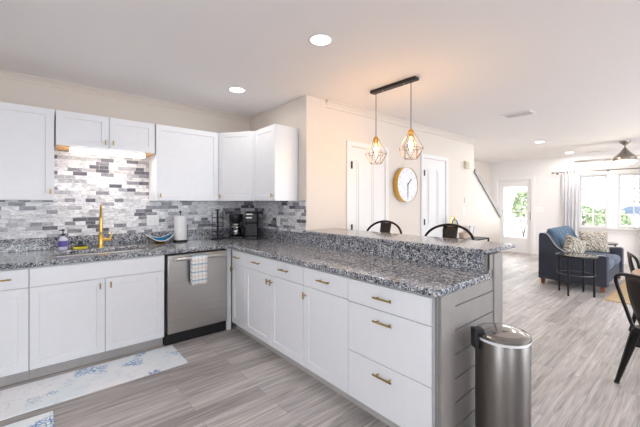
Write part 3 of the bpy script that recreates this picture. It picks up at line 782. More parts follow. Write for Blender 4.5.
cx_, cy_ = 1.635, 3.84
cr = thing('coffee_pod_rack', 'tall black wire pod carousel left of the drip coffee maker', 'rack', (cx_, cy_, z0))
obj('base', MB().lathe([(0.075, 0), (0.075, 0.012), (0.02, 0.016), (0, 0.016)], (cx_, cy_, z0+0.0005)), black, cr)
obj('pole', MB().tube([(cx_, cy_, z0+0.015), (cx_, cy_, z0+0.36)], 0.012).lathe([(0.03, 0.35), (0.03, 0.358), (0.012, 0.365), (0, 0.375)], (cx_, cy_, z0), n=14), black, cr)
rings = MB()
for i in range(6):
    zz = z0+0.045+0.055*i
    for q in range(6):
        a_ = q*pi/3+0.2; c_ = (cx_+0.048*cos(a_), cy_+0.048*sin(a_))
        rings.tube([(c_[0]+0.025*cos(k), c_[1]+0.025*sin(k), zz) for k in [2*pi*j/10 for j in range(10)]], 0.0022, 5, closed=True)
        rings.tube([(cx_, cy_, zz), (cx_+0.023*cos(a_), cy_+0.023*sin(a_), zz)], 0.002, 5)
for q in range(6):
    a_ = q*pi/3+0.2
    rings.tube([(cx_+0.073*cos(a_), cy_+0.073*sin(a_), z0+0.014), (cx_+0.073*cos(a_), cy_+0.073*sin(a_), z0+0.345)], 0.002, 5)
obj('wire_rings', rings, black, cr)

def local_thing(name, label, cat, loc, rz, group=None):
    t = thing(name, label, cat, (0, 0, 0), group); t['_l'] = 0
    del t['_l']
    return t
# drip coffee maker (built facing -y, then turned)
dc = thing('drip_coffee_maker', 'small black drip coffee maker with glass carafe in the counter corner', 'coffee maker')
obj('base', MB().box(-0.08, 0.08, -0.11, 0.10, 0.0005, 0.03), blackp, dc, bevel=0.008)
obj('tower', MB().box(-0.078, 0.078, 0.03, 0.10, 0.03, 0.235), blackp, dc, bevel=0.01)
obj('brew_head', MB().lathe([(0.05, 0.195), (0.078, 0.235), (0.083, 0.29), (0.08, 0.30), (0, 0.302)], (0, -0.01, 0), n=20).box(-0.078, 0.078, -0.01, 0.10, 0.236, 0.30), blackp, dc)
cf = obj('carafe', MB().lathe([(0.045, 0.032), (0.062, 0.05), (0.066, 0.10), (0.056, 0.145), (0.042, 0.165), (0.042, 0.172)], (0, -0.035, 0), n=20), make_glass('carafe_glass', (0.55, 0.55, 0.55), gloss=0.15), dc)
obj('carafe_handle', MB().tube(bez((0.055, -0.06, 0.155), (0.12, -0.10, 0.16), (0.12, -0.10, 0.07), (0.06, -0.06, 0.06)), 0.008), blackp, cf)
obj('carafe_lid', MB().lathe([(0.044, 0.172), (0.044, 0.182), (0.02, 0.188), (0, 0.188)], (0, -0.035, 0), n=20).lathe([(0.0575, 0.14), (0.060, 0.15), (0.0575, 0.155)], (0, -0.035, 0), n=20), steel_p, cf)
dc.location = (1.872, 3.83, z0); dc.rotation_euler = (0, 0, radians(-26))
# taller single-cup machine
kc = thing('single_cup_coffee_machine', 'taller black coffee machine with silver trim, right of the carafe', 'coffee maker')
obj('body', MB().box(-0.085, 0.085, 0.0, 0.14, 0.0005, 0.33).box(-0.085, 0.085, -0.10, 0.14, 0.20, 0.33), blackp, kc, bevel=0.014)
obj('front_shell', MB().box(-0.083, 0.083, -0.092, 0.0, 0.04, 0.20), plain('dark_shell', (0.02, 0.02, 0.021), 0.5), kc, bevel=0.01)
obj('drip_tray', MB().box(-0.08, 0.08, -0.12, 0.02, 0.0005, 0.038), blackp, kc, bevel=0.006)
obj('chrome_band', MB().box(-0.07, 0.02, -0.107, -0.099, 0.305, 0.320), steel_p, kc, bevel=0.003)
obj('button_panel', MB().box(-0.07, 0.01, -0.106, -0.099, 0.262, 0.276), steel_p, kc, bevel=0.002)
obj('lid', MB().box(-0.086, 0.086, -0.105, 0.12, 0.331, 0.345), plain('dark_shell', (0.02, 0.02, 0.021), 0.5), kc, bevel=0.006)
kc.location = (1.99, 3.64, z0); kc.rotation_euler = (0, 0, radians(-34)); kc.scale = (0.86, 0.86, 0.98)

# plates on the walls
def plate(label, M, w_, h_, n=1, mat=whitep, name='switch_plate', cat='wall plate', kind='rocker'):
    c = M @ Vector((0, 0, 0)); t = thing(name, label, cat, tuple(c))
    obj('plate', MB().box(-w_/2, w_/2, 0.0005, 0.006, -h_/2, h_/2, M), mat, t, bevel=0.002)
    for i in range(n):
        u = (i-(n-1)/2)*0.046
        obj(kind, MB().box(u-0.016, u+0.016, 0.006, 0.009, -0.033, 0.033, M), trim, t, bevel=0.001)
    return t
plate('white double switch plate on the tiles behind the blue bowl', frame((0.965, YF-0.008, 1.165), (1, 0, 0), (0, -1, 0)), 0.125, 0.118, 2)
plate('white outlet plate on the side wall tiles behind the tall coffee machine', frame((XS-0.008, 3.33, 1.14), (0, -1, 0), (-1, 0, 0)), 0.075, 0.118, 1, name='outlet_plate', kind='socket')
plate('white switch plate on the wall between front door and curtain', frame((XR, 2.815, 1.20), (0, 1, 0), (-1, 0, 0)), 0.17, 0.12, 3)
plate('white single switch plate below the thermostat', frame((5.775, YC, 1.235), (-1, 0, 0), (0, -1, 0)), 0.085, 0.125, 1)
plate('small white thermostat on the wall above the brass table lamp', frame((5.846, YC, 1.414), (-1, 0, 0), (0, -1, 0)), 0.055, 0.10, 1, mat=plain('thermostat_grey', (0.55, 0.54, 0.54), 0.4), name='thermostat', cat='thermostat', kind='display')
ch = thing('door_chime', 'beige doorbell chime box high on the wall past the second door', 'chime', (5.884, YC, 2.05))
obj('housing', B(5.80, 5.965, YC-0.055, YC-0.0005, 1.985, 2.115), cream, ch, bevel=0.006)
obj('grille', B(5.82, 5.90, YC-0.060, YC-0.055, 2.0, 2.10), plain('chime_grille', (0.60, 0.55, 0.40), .6), ch)

# wall clock
ck = thing('wall_clock', 'round brass-rimmed wall clock between the two white doors', 'clock', (3.975, YC, 1.62))
Mc = Matrix.Translation((3.975, YC-0.0008, 1.62)) @ Matrix.Rotation(pi/2, 4, 'X')
obj('rim', MB().lathe([(0.235, 0), (0.246, 0.0), (0.247, 0.076), (0.246, 0.083), (0.243, 0.083), (0.241, 0.074)], n=56, M=Mc, closed=True), gold, ck)
face = obj('dial', MB().lathe([(0.2405, 0.002), (0.2405, 0.074), (0, 0.074)], n=56, M=Mc), plain('clock_face', (0.80, 0.82, 0.86), 0.4), ck)
for i in range(12):
    obj('hour_mark', MB().box(-0.004, 0.004, 0.19, 0.215, 0.074, 0.076, Mc @ Matrix.Rotation(-i*pi/6, 4, 'Z')), plain('mark_grey', (0.45, 0.47, 0.50), 0.5), face)
def hand(ang, L, w_): return MB().box(-w_, w_, -0.02, L, 0.077, 0.080, Mc @ Matrix.Rotation(-radians(ang), 4, 'Z'))
obj('hour_hand', hand(45, 0.12, 0.006), black, ck)
obj('minute_hand', hand(180, 0.18, 0.005), black, ck)

# ------------------------------------------------------------------ floor mats
tag(obj('kitchen_mat', B(-0.72, 0.95, 2.845, 3.285, 0.0005, 0.013), matprint, bevel=0.004), 'long white mat with blue coral print along the sink cabinets', 'mat')
tag(obj('kitchen_mat', B(-0.80, 0.06, 2.29, 2.748, 0.0005, 0.013), matprint, bevel=0.004), 'second coral-print mat cut off at the lower left corner, away from the cabinets', 'mat')

# ------------------------------------------------------------------ trash can
tcx, tcy = 1.888, 0.708
can = thing('trash_can', 'tall stainless steel trash can with clear lid at the peninsula end', 'trash can', (tcx, tcy, 0))
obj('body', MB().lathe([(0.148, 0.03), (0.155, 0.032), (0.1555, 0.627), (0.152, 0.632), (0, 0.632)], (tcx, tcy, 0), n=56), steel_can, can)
obj('base_ring', MB().lathe([(0.150, 0.0005), (0.157, 0.004), (0.157, 0.032), (0.150, 0.032)], (tcx, tcy, 0), n=48), blackp, can)
obj('liner_edge', MB().lathe([(0.1562, 0.622), (0.1572, 0.625), (0.1575, 0.632), (0.154, 0.635)], (tcx, tcy, 0), n=48), plain('bag_white', (0.82, 0.82, 0.84), 0.4), can)
lid = obj('lid_ring', MB().lathe([(0.118, 0.660), (0.150, 0.656), (0.158, 0.648), (0.158, 0.636), (0.150, 0.635)], (tcx, tcy, 0), n=56), plain('lid_steel', (0.30, 0.285, 0.27), 0.25, 1.0), can)
obj('lid_top', MB().lathe([(0.1180, 0.660), (0.09, 0.666), (0.05, 0.670), (0, 0.671)], (tcx, tcy, 0), n=56), plain('lid_mirror', (0.48, 0.45, 0.43), 0.12, 1.0), lid)
hg = MB(); ang = radians(141); ca_, sa_ = cos(ang), sin(ang)
Mh = Matrix.Translation((tcx, tcy, 0)) @ Matrix.Rotation(ang, 4, 'Z')
hg.box(0.125, 0.188, -0.032, 0.032, 0.648, 0.676, Mh); hg.box(0.159, 0.188, -0.032, 0.032, 0.575, 0.648, Mh)
obj('hinge', hg, blackp, can, bevel=0.006)
obj('pedal', MB().box(0.15, 0.21, -0.05, 0.05, 0.008, 0.022, Matrix.Translation((tcx, tcy, 0)) @ Matrix.Rotation(radians(-120), 4, 'Z')), blackp, can, bevel=0.004)

can.scale = (0.85, 0.85, 1.022)

# ------------------------------------------------------------------ bar stools (built facing -x)
def make_stool():
    t = thing('bar_stool', 'x', 'bar stool')
    seat = MB(); n = 6; hs = 0.155; zs = 0.74
    pts = []
    for (sx, sy) in ((1, 1), (-1, 1), (-1, -1), (1, -1)):
        for k in range(n+1):
            q = {(1, 1): 0, (-1, 1): pi/2, (-1, -1): pi, (1, -1): 3*pi/2}[(sx, sy)]+pi/2*k/n
            pts.append((sx*(hs-0.05)+0.05*cos(q), sy*(hs-0.05)+0.05*sin(q)))
    seat.prism(pts, 'xy', zs-0.03, zs)
    obj('seat', seat, black, t, bevel=0.006)
    for sx in (-1, 1):
        for sy in (-1, 1):
            obj('leg', MB().tube([(sx*0.13, sy*0.13, zs-0.028), (sx*0.21, sy*0.21, 0.002)], [0.020, 0.014], 8), black, t)
    fr = MB(); k = 0.18
    zz = 0.28
    c_ = [(k*sx, k*sy, zz) for sx, sy in ((1, 1), (-1, 1), (-1, -1), (1, -1))]
    for i in range(4): fr.tube([c_[i], c_[(i+1) % 4]], 0.009, 8)
    obj('footrest', fr, black, t)
    # low hoop: from the rear seat corners up and round
    hoop = []
    for i in range(25):
        q = pi*i/24
        hoop.append((0.10+0.06*sin(q), -0.25*cos(q), 0.985+0.165*sin(q)))
    pre = [(0.13, -0.14, zs-0.01), (0.12, -0.22, 0.88)]; post = [(0.12, 0.22, 0.88), (0.13, 0.14, zs-0.01)]
    obj('back_hoop', MB().tube(pre+hoop+post, 0.0125, 10), black, t)
    def splat(u, v):
        y = (u-0.5)*(0.13+0.02*v); z_ = zs-0.004+(1.138-zs)*v
        return (0.135+0.03*v-0.02*sin(pi*v), y, z_)
    obj('back_splat', MB().grid(splat, 4, 10), bronze, t, solid=0.004)
    return t
st = make_stool()
st['label'] = 'black metal bar stool nearer the kitchen wall, below the first white door'
st.location = (2.86, 2.38, 0)
st2 = copy_tree(st); st2['label'] = 'black metal bar stool at the open end of the bar, below the second door'
st2.location = (2.86, 1.60, 0)
for s_ in (st, st2): s_['group'] = 'black metal stools at the bar'

# ------------------------------------------------------------------ pendant fixture
pd = thing('pendant_light', 'black bar pendant with two brass-capped wire cages over the peninsula', 'pendant light', (2.647, 1.998, CEIL))
PX = 2.647
obj('canopy', B(PX-0.035, PX+0.035, 1.727, 2.268, CEIL-0.03, CEIL-0.0005), bronze, pd, bevel=0.004)
for y in (1.87, 2.125): obj('screw', MB().lathe([(0, -0.036), (0.006, -0.034), (0.006, -0.03)], (PX, y, CEIL), n=10), gold, pd)
bulb_g = emit('filament_glow', (1.0, 0.55, 0.16), 26.0)
for y, zc in ((2.214, 2.055), (1.792, 2.060)):
    obj('cord', MB().tube([(PX, y, CEIL-0.03), (PX, y, zc)], 0.0035, 6), black, pd)
    obj('socket', MB().lathe([(0, 0), (0.010, -0.002), (0.030, -0.030), (0.030, -0.045), (0.018, -0.048), (0.018, -0.075), (0, -0.075)], (PX, y, zc), n=20), gold, pd)
    cg = MB(); k = 6
    zt, zm, zb_ = zc-0.040, zc-0.188, zc-0.285
    rt, rm, rb = 0.029, 0.112, 0.062
    top = [(PX+rt*cos(2*pi*i/k), y+rt*sin(2*pi*i/k), zt) for i in range(k)]
    mid = [(PX+rm*cos(2*pi*i/k), y+rm*sin(2*pi*i/k), zm) for i in range(k)]
    bot = [(PX+rb*cos(2*pi*(i+.5)/k), y+rb*sin(2*pi*(i+.5)/k), zb_) for i in range(k)]
    r_ = 0.0022
    for i in range(k):
        j = (i+1) % k
        cg.tube([top[i], mid[i]], r_, 6); cg.tube([mid[i], mid[j]], r_, 6); cg.tube([mid[i], bot[i]], r_, 6); cg.tube([mid[j], bot[i]], r_, 6); cg.tube([bot[i], bot[j]], r_, 6); cg.tube([top[i], top[j]], r_, 6)
    obj('wire_cage', cg, plain('antique_brass_wire', (0.20, 0.13, 0.06), 0.35, 0.9), pd)
    bl = obj('bulb', MB().lathe([(0.013, -0.075), (0.016, -0.09), (0.032, -0.13), (0.034, -0.16), (0.024, -0.195), (0.008, -0.215), (0, -0.217)], (PX, y, zc), n=20), amber, pd)
    fil = MB()
    for q in range(4):
        a_ = q*pi/2+0.4
        fil.tube([(PX+0.006*cos(a_), y+0.006*sin(a_), zc-0.095), (PX+0.014*cos(a_), y+0.014*sin(a_), zc-0.185)], 0.0032, 5)
    fil.tube([(PX, y, zc-0.08), (PX, y, zc-0.10)], 0.004, 5)
    obj('filament', fil, bulb_g, bl)
    l = bpy.data.lights.new('bulb_lamp', 'POINT'); l.energy = P['bulb']; l.color = (1.0, 0.66, 0.36); l.shadow_soft_size = 0.03
    lo = bpy.data.objects.new('bulb_lamp', l); COL.objects.link(lo); lo.location = (PX, y, zc-0.14)

# ------------------------------------------------------------------ ceiling lights
disc = emit('downlight_glow', (1.0, 0.97, 0.93), 7.0)
def downlight(x, y, label, power, col=(1, 0.95, 0.88)):
    t = thing('recessed_light', label, 'ceiling light', (x, y, CEIL), 'recessed ceiling lights')
    obj('trim_ring', MB().lathe([(0.072, -0.002), (0.092, -0.002), (0.095, -0.0005), (0.072, -0.0005)], (x, y, CEIL), n=32, closed=True), whitep, t)
    obj('lens', MB().lathe([(0.072, -0.0015), (0, -0.0035)], (x, y, CEIL), n=32), disc, t)
    a_ = area('downlight_lamp', (x, y, CEIL-0.01), (0, 0, 0), 0.14, 0.14, power, col, shape='DISK')
downlight(1.53, 1.79, 'round lit ceiling light nearest the camera, above the kitchen floor', P['recess'])
downlight(1.545, 3.14, 'round lit ceiling light above the dishwasher corner', P['recess'])
downlight(7.29, 2.06, 'round lit ceiling light above the sofa', P['living'])
downlight(9.35, 2.04, 'small round lit ceiling light farthest away, near the curtain', P['living']*.5)
def register(label, x0, x1, y0, y1, rot, mat_in):
    t = thing('air_register', label, 'vent', ((x0+x1)/2, (y0+y1)/2, CEIL))
    f = MB(); b_ = 0.025
    for bx in ((x0, x1, y0, y0+b_), (x0, x1, y1-b_, y1), (x0, x0+b_, y0+b_, y1-b_), (x1-b_, x1, y0+b_, y1-b_)): f.box(*bx, CEIL-0.012, CEIL-0.0005)
    obj('frame', f, whitep, t, weld=False)
    l = MB(); n = 9
    for i in range(n):
        q = x0+b_+(x1-x0-2*b_)*(i+.5)/n; l.box(q-0.008, q+0.008, y0+b_, y1-b_, CEIL-0.009, CEIL-0.004)
    obj('louvers', l, mat_in, t, weld=False)
    t.rotation_euler = (0, 0, 0)
register('white rectangular air register in the ceiling past the pendants', 4.66, 4.90, 1.42, 1.77, 0, plain('vent_grey', (0.58, 0.57, 0.56), .6))
register('far slim air register in the ceiling near the window', 9.45, 9.60, 1.48, 1.80, 0, plain('vent_grey', (0.58, 0.57, 0.56), .6))

# ------------------------------------------------------------------ ceiling fan
FXc, FYc = 8.40, 0.985
fn_ = thing('ceiling_fan', 'brushed nickel ceiling fan with lit bowl, in front of the window', 'ceiling fan', (FXc, FYc, CEIL))
obj('canopy', MB().lathe([(0.0, -0.075), (0.03, -0.075), (0.075, -0.03), (0.085, -0.01), (0.085, -0.0005), (0, -0.0005)], (FXc, FYc, CEIL)), nickel, fn_)
obj('downrod', MB().tube([(FXc, FYc, CEIL-0.07), (FXc, FYc, CEIL-0.15)], 0.014), nickel, fn_)
obj('motor_housing', MB().lathe([(0, -0.13), (0.025, -0.135), (0.045, -0.17), (0.09, -0.23), (0.145, -0.28), (0.17, -0.31), (0.17, -0.36), (0.15, -0.375), (0, -0.375)], (FXc, FYc, CEIL), n=36), nickel, fn_)
obj('light_bowl', MB().lathe([(0.155, -0.376), (0.150, -0.40), (0.12, -0.43), (0.06, -0.45), (0, -0.455)], (FXc, FYc, CEIL), n=32), emit('fan_glow', (1, 0.86, 0.66), 3.5), fn_)
for q in (95, 215, 335):
    M = Matrix.Translation((FXc, FYc, CEIL-0.325)) @ Matrix.Rotation(radians(q), 4, 'Z') @ Matrix.Rotation(radians(9), 4, 'X')
    bl = MB().prism([(0.20, -0.05), (0.30, -0.065), (0.72, -0.07), (0.76, -0.05), (0.76, 0.05), (0.72, 0.07), (0.30, 0.065), (0.20, 0.05)], 'xy', -0.005, 0.005, M)
    b_ = obj('blade', bl, plain('fan_blade', (0.36, 0.33, 0.31), 0.4), fn_)
    obj('blade_iron', MB().box(0.14, 0.30, -0.02, 0.02, -0.012, -0.005, M), nickel, b_)
l = bpy.data.lights.new('fan_lamp', 'POINT'); l.energy = P['fan']; l.color = (1, 0.88, 0.72); l.shadow_soft_size = 0.12
lo = bpy.data.objects.new('fan_lamp', l); COL.objects.link(lo); lo.location = (FXc, FYc, CEIL-0.56)

# ------------------------------------------------------------------ curtains
def curtain(label, y0, y1):
    t = thing('curtain', label, 'curtain', (XR-0.11, (y0+y1)/2, 0.02), 'grommet curtains at the window')
    def cf_(u, v):
        y = y0+(y1-y0)*u; amp = 0.035*(0.85+0.15*sin(v*5))
        return (XR-0.11+amp*sin(u*2*pi*4.5+0.6*v), y+0.012*sin(v*4+u*3)*(1-v), 0.03+v*2.13)
    obj('panel', MB().grid(cf_, 72, 16), curt, t, solid=0.004)
    gr = MB()
    for i in range(5):
        y = y0+(y1-y0)*(i+.5)/5
        gr.tube([(XR-0.11+0.026*cos(q), y, 2.11+0.026*sin(q)) for q in [2*pi*j/14 for j in range(14)]], 0.006, 6, closed=True)
    obj('grommets', gr, nickel, t)
curtain('pale grey grommet curtain left of the window, behind the sofa', 1.965, 2.29)
curtain('sliver of pale curtain on the right side of the window', 0.56, 0.93)
rd = thing('curtain_rod', 'thin nickel curtain rod running above the living room window', 'curtain rod', (XR-0.11, 1.4, 2.11))
obj('rod', MB().tube([(XR-0.11, 0.45, 2.115), (XR-0.11, 2.46, 2.115)], 0.011), nickel, rd)
for y, s_ in ((0.45, -1), (2.46, 1)):
    obj('finial', MB().lathe([(0, 0), (0.012, 0.0), (0.012, 0.01), (0.022, 0.025), (0.022, 0.045), (0.01, 0.06), (0, 0.06)], n=14, M=Matrix.Translation((XR-0.11, y, 2.115)) @ Matrix.Rotation(-s_*pi/2, 4, 'X')), nickel, rd)
for y in (0.50, 1.45, 2.42): obj('bracket', MB().tube([(XR-0.11, y, 2.10), (XR-0.001, y, 2.10)], 0.007).box(XR-0.006, XR-0.0005, y-0.02, y+0.02, 2.07, 2.13), nickel, rd)

# ------------------------------------------------------------------ sofa
sx0, sx1 = 6.45, 7.98
sf = thing('sofa', 'navy two-seat sofa with swooping arms in the living room', 'sofa', ((sx0+sx1)/2, 1.4, 0))
armp = [(0.95, 0.09), (0.95, 0.53), (0.965, 0.555), (0.99, 0.56), (1.20, 0.548), (1.40, 0.553), (1.50, 0.58), (1.565, 0.625), (1.62, 0.69), (1.667, 0.765), (1.70, 0.82), (1.735, 0.85), (1.78, 0.858), (1.828, 0.85), (1.84, 0.82), (1.845, 0.09)]
AT = 0.16
obj('frame', B(sx0+AT, sx1-AT, 0.985, 1.83, 0.09, 0.30).box(sx0+AT, sx1-AT, 1.70, 1.845, 0.30, 0.84), navy, sf, bevel=0.02)
for i, (a0, a1) in enumerate(((sx0, sx0+AT), (sx1-AT, sx1))):
    ar = obj('arm', MB().prism(armp, 'yz', a0, a1), navy, sf, bevel=0.012)
    e_ = a0 if i == 0 else a1
    crv = [(e_, y, z_+0.004) for y, z_ in armp[2:14]]
    obj('piping', MB().tube(crv, 0.006, 6), pipingm, ar)
def cushion(x0, x1, y0, y1, z0_, z1_, puff=0.03, nx=8, ny=8):
    """a box with swollen faces"""
    b = bmesh.new(); bmesh.ops.create_cube(b, size=1); bmesh.ops.subdivide_edges(b, edges=b.edges, cuts=5, use_grid_fill=True)
    mb = MB(); b.verts.index_update()
    for v in b.verts:
        x, y, z_ = v.co*2
        f = 1-0.10*(abs(x)**4*abs(y)**4+abs(x)**4*abs(z_)**4+abs(z_)**4*abs(y)**4)/2
        px_ = (1-y*y)*(1-z_*z_)*puff*x; py_ = (1-x*x)*(1-z_*z_)*puff*y; pz_ = (1-y*y)*(1-x*x)*puff*z_
        mb.v.append(((x0+x1)/2+x*f*(x1-x0)/2+px_, (y0+y1)/2+y*f*(y1-y0)/2+py_, (z0_+z1_)/2+z_*f*(z1_-z0_)/2+pz_))
    mb.f = [tuple(v.index for v in f.verts) for f in b.faces]; b.free()
    return mb
xm = (sx0+sx1)/2
for a0, a1 in ((sx0+AT+0.005, xm-0.004), (xm+0.004, sx1-AT-0.005)):
    obj('seat_cushion', cushion(a0, a1, 0.965, 1.56, 0.302, 0.455, 0.02), seatu, sf, sub=1)
    # back cushions: three upright channels each, leaning back
    ch_ = MB(); wch = (a1-a0)/3
    for k in range(3):
        q = cushion(a0+wch*k-0.004, a0+wch*(k+1)+0.004, -0.085, 0.085, 0.0, 0.47, 0.025)
        for v in q.v:
            x, y, z_ = v; yy = y*(1-0.25*z_/0.47)
            ch_.v.append((x, 1.585+yy+0.30*z_, 0.44+z_*0.98))
        ch_.f += [tuple(n_+len(ch_.v)-len(q.v) for n_ in f) for f in q.f]
    obj('back_cushion', ch_, blueu, sf, sub=1, weld=False, label='lighter blue channelled back cushion')
for x in (sx0+0.06, sx1-0.06):
    for y in (1.01, 1.79): obj('leg', MB().tube([(x, y, 0.092), (x, y, 0.001)], [0.042, 0.030], 4), woodleg, sf)
# throw pillows
def pillow_mb(s, t_, hz=None):
    mb = MB()
    for sg in (1, -1):
        def pf(u, v, sg=sg):
            x, y = (u-.5)*2, (v-.5)*2
            e = max(0, (1-x**4)*(1-y**4)); k = 1-0.07*(x*x*y*y) if True else 1
            pin = 1-0.05*(1-abs(x))*abs(y)
            return (x*s/2*(1-0.05*(1-abs(y))*abs(x)), sg*t_/2*e**0.6, y*(hz or s)/2*(1-0.05*(1-abs(x))*abs(y)))
        mb.grid(pf, 16, 16)
    return mb
def pillow(label, loc, rot, s, hz):
    o = obj('throw_pillow', pillow_mb(s, 0.14, hz), pillowm); o.location = loc; o.rotation_euler = rot
    tag(o, label, 'pillow', 'patterned throw pillows on the sofa')
pillow('smaller beige patterned throw pillow leaning by the near sofa arm', (6.70, 1.40, 0.64), (radians(-20), radians(24), radians(-48)), 0.33, 0.33)
pillow('larger beige patterned throw pillow against the far sofa arm', (7.62, 1.31, 0.665), (radians(-14), 0, radians(-62)), 0.43, 0.38)

# ------------------------------------------------------------------ round glass side tables
def side_table(label, cx, cy, ht, r):
    t = thing('side_table', label, 'side table', (cx, cy, 0), 'round glass side tables by the sofa')
    obj('table_top', MB().lathe([(0, ht-0.012), (r-0.012, ht-0.012), (r-0.012, ht), (0, ht)], (cx, cy, 0), n=40), tglass, t)
    obj('top_ring', MB().lathe([(r-0.012, ht-0.02), (r, ht-0.02), (r, ht+0.002), (r-0.012, ht+0.002)], (cx, cy, 0), n=40, closed=True), black, t)
    rl = r-0.03
    for q in (78, 168, 258, 348):
        a_ = radians(q); obj('leg', MB().tube([(cx+rl*cos(a_), cy+rl*sin(a_), ht-0.02), (cx+rl*cos(a_), cy+rl*sin(a_), 0.001)], 0.014, 8), black, t)
    obj('lower_ring', MB().tube([(cx+rl*cos(q), cy+rl*sin(q), ht*0.52) for q in [2*pi*i/36 for i in range(36)]], 0.007, 6, closed=True), plain('grey_metal', (0.12, 0.12, 0.125), 0.35, 0.8), t)
    return t
side_table('round black-framed glass side table in front of the near sofa arm', 6.10, 1.255, 0.585, 0.255)
side_table('round black-framed glass side table beyond the far sofa arm', 8.34, 1.33, 0.585, 0.255)

# rug
rg = thing('jute_rug', 'tan woven jute rug on the floor before the sofa', 'rug', (7.2, 0.1, 0))
obj('weave', B(6.02, 8.35, -0.75, 0.89, 0.0005, 0.010), jute, rg)
obj('binding', MB().box(6.0, 6.02, -0.77, 0.91, 0.0005, 0.012).box(8.35, 8.37, -0.77, 0.91, 0.0005, 0.012).box(6.02, 8.35, 0.89, 0.91, 0.0005, 0.012).box(6.02, 8.35, -0.77, -0.75, 0.0005, 0.012), plain('rug_binding', (0.50, 0.36, 0.2), .9), rg)

# ------------------------------------------------------------------ console table, lamp, frame, basket
cn = thing('console_table', 'slim black console table against the clock wall behind the stools', 'console table', (5.5, 2.62, 0))
CX0, CX1, CY0, CY1, CZ = 4.85, 6.05, 2.48, 2.79, 0.75
obj('table_top', B(CX0, CX1, CY0, CY1, CZ-0.025, CZ), black, cn, bevel=0.003)
for x in (CX0+0.012, CX1-0.012):
    for y in (CY0+0.012, CY1-0.012): obj('leg', B(x-0.012, x+0.012, y-0.012, y+0.012, 0.0005, CZ-0.026), black, cn)
obj('lower_shelf', B(CX0+0.024, CX1-0.024, CY0+0.003, CY1-0.003, 0.20, 0.22), black, cn)
lx, ly = 5.03, 2.66
lp = thing('table_lamp', 'small brass hook-arm table lamp with glass shade on the console table', 'lamp', (lx, ly, CZ))
obj('base', MB().lathe([(0.075, 0), (0.075, 0.012), (0.012, 0.018), (0, 0.018)], (lx, ly, CZ+0.0005)), gold, lp)
obj('arm', MB().tube([(lx, ly, CZ+0.016), (lx, ly, CZ+0.36)]+[(lx+0.03-0.03*cos(q), ly, CZ+0.36+0.03*sin(q)) for q in [pi/2*i/5 for i in range(1, 6)]]+[(lx+0.10, ly, CZ+0.39), (lx+0.125, ly, CZ+0.375), (lx+0.13, ly, CZ+0.34)], 0.009, 8), gold, lp)
obj('shade', MB().lathe([(0.02, 0.345), (0.03, 0.335), (0.055, 0.28), (0.065, 0.22)], (lx+0.13, ly, CZ)), make_glass('lamp_glass', (0.86, 0.93, 0.90), gloss=0.1), lp)
obj('lamp_socket', MB().lathe([(0.018, 0.33), (0.018, 0.36), (0.01, 0.365), (0, 0.365)], (lx+0.13, ly, CZ)), gold, lp)
tag(obj('woven_basket', MB().lathe([(0.055, 0.0), (0.075, 0.02), (0.085, 0.09), (0.08, 0.115), (0.072, 0.115), (0.075, 0.09), (0.065, 0.02), (0.0, 0.01)], (5.42, 2.62, CZ+0.0008), sx=1.4), plain('basket', (0.60, 0.48, 0.38), .9, noise=.3, nscale=60)), 'low tan basket on the console table seen through the stool hoop', 'basket')
pf_ = thing('picture_frame', 'small white framed picture standing at the right of the console table', 'picture frame', (5.83, 2.72, CZ))
Mf = Matrix.Translation((5.86, 2.73, CZ+0.001)) @ Matrix.Rotation(radians(8), 4, 'X')
fr = MB(); 
for bx in ((-.09, .09, 0, .018), (-.09, .09, .192, .21), (-.09, -.072, .018, .192), (.072, .09, .018, .192)): fr.box(bx[0], bx[1], -0.012, 0.006, bx[2], bx[3], Mf)
obj('frame', fr, plain('frame_grey', (0.62, 0.62, 0.63), .5), pf_, weld=False)
obj('print', MB().box(-.072, .072, -0.004, 0.004, .018, .192, Mf), whitep, pf_)

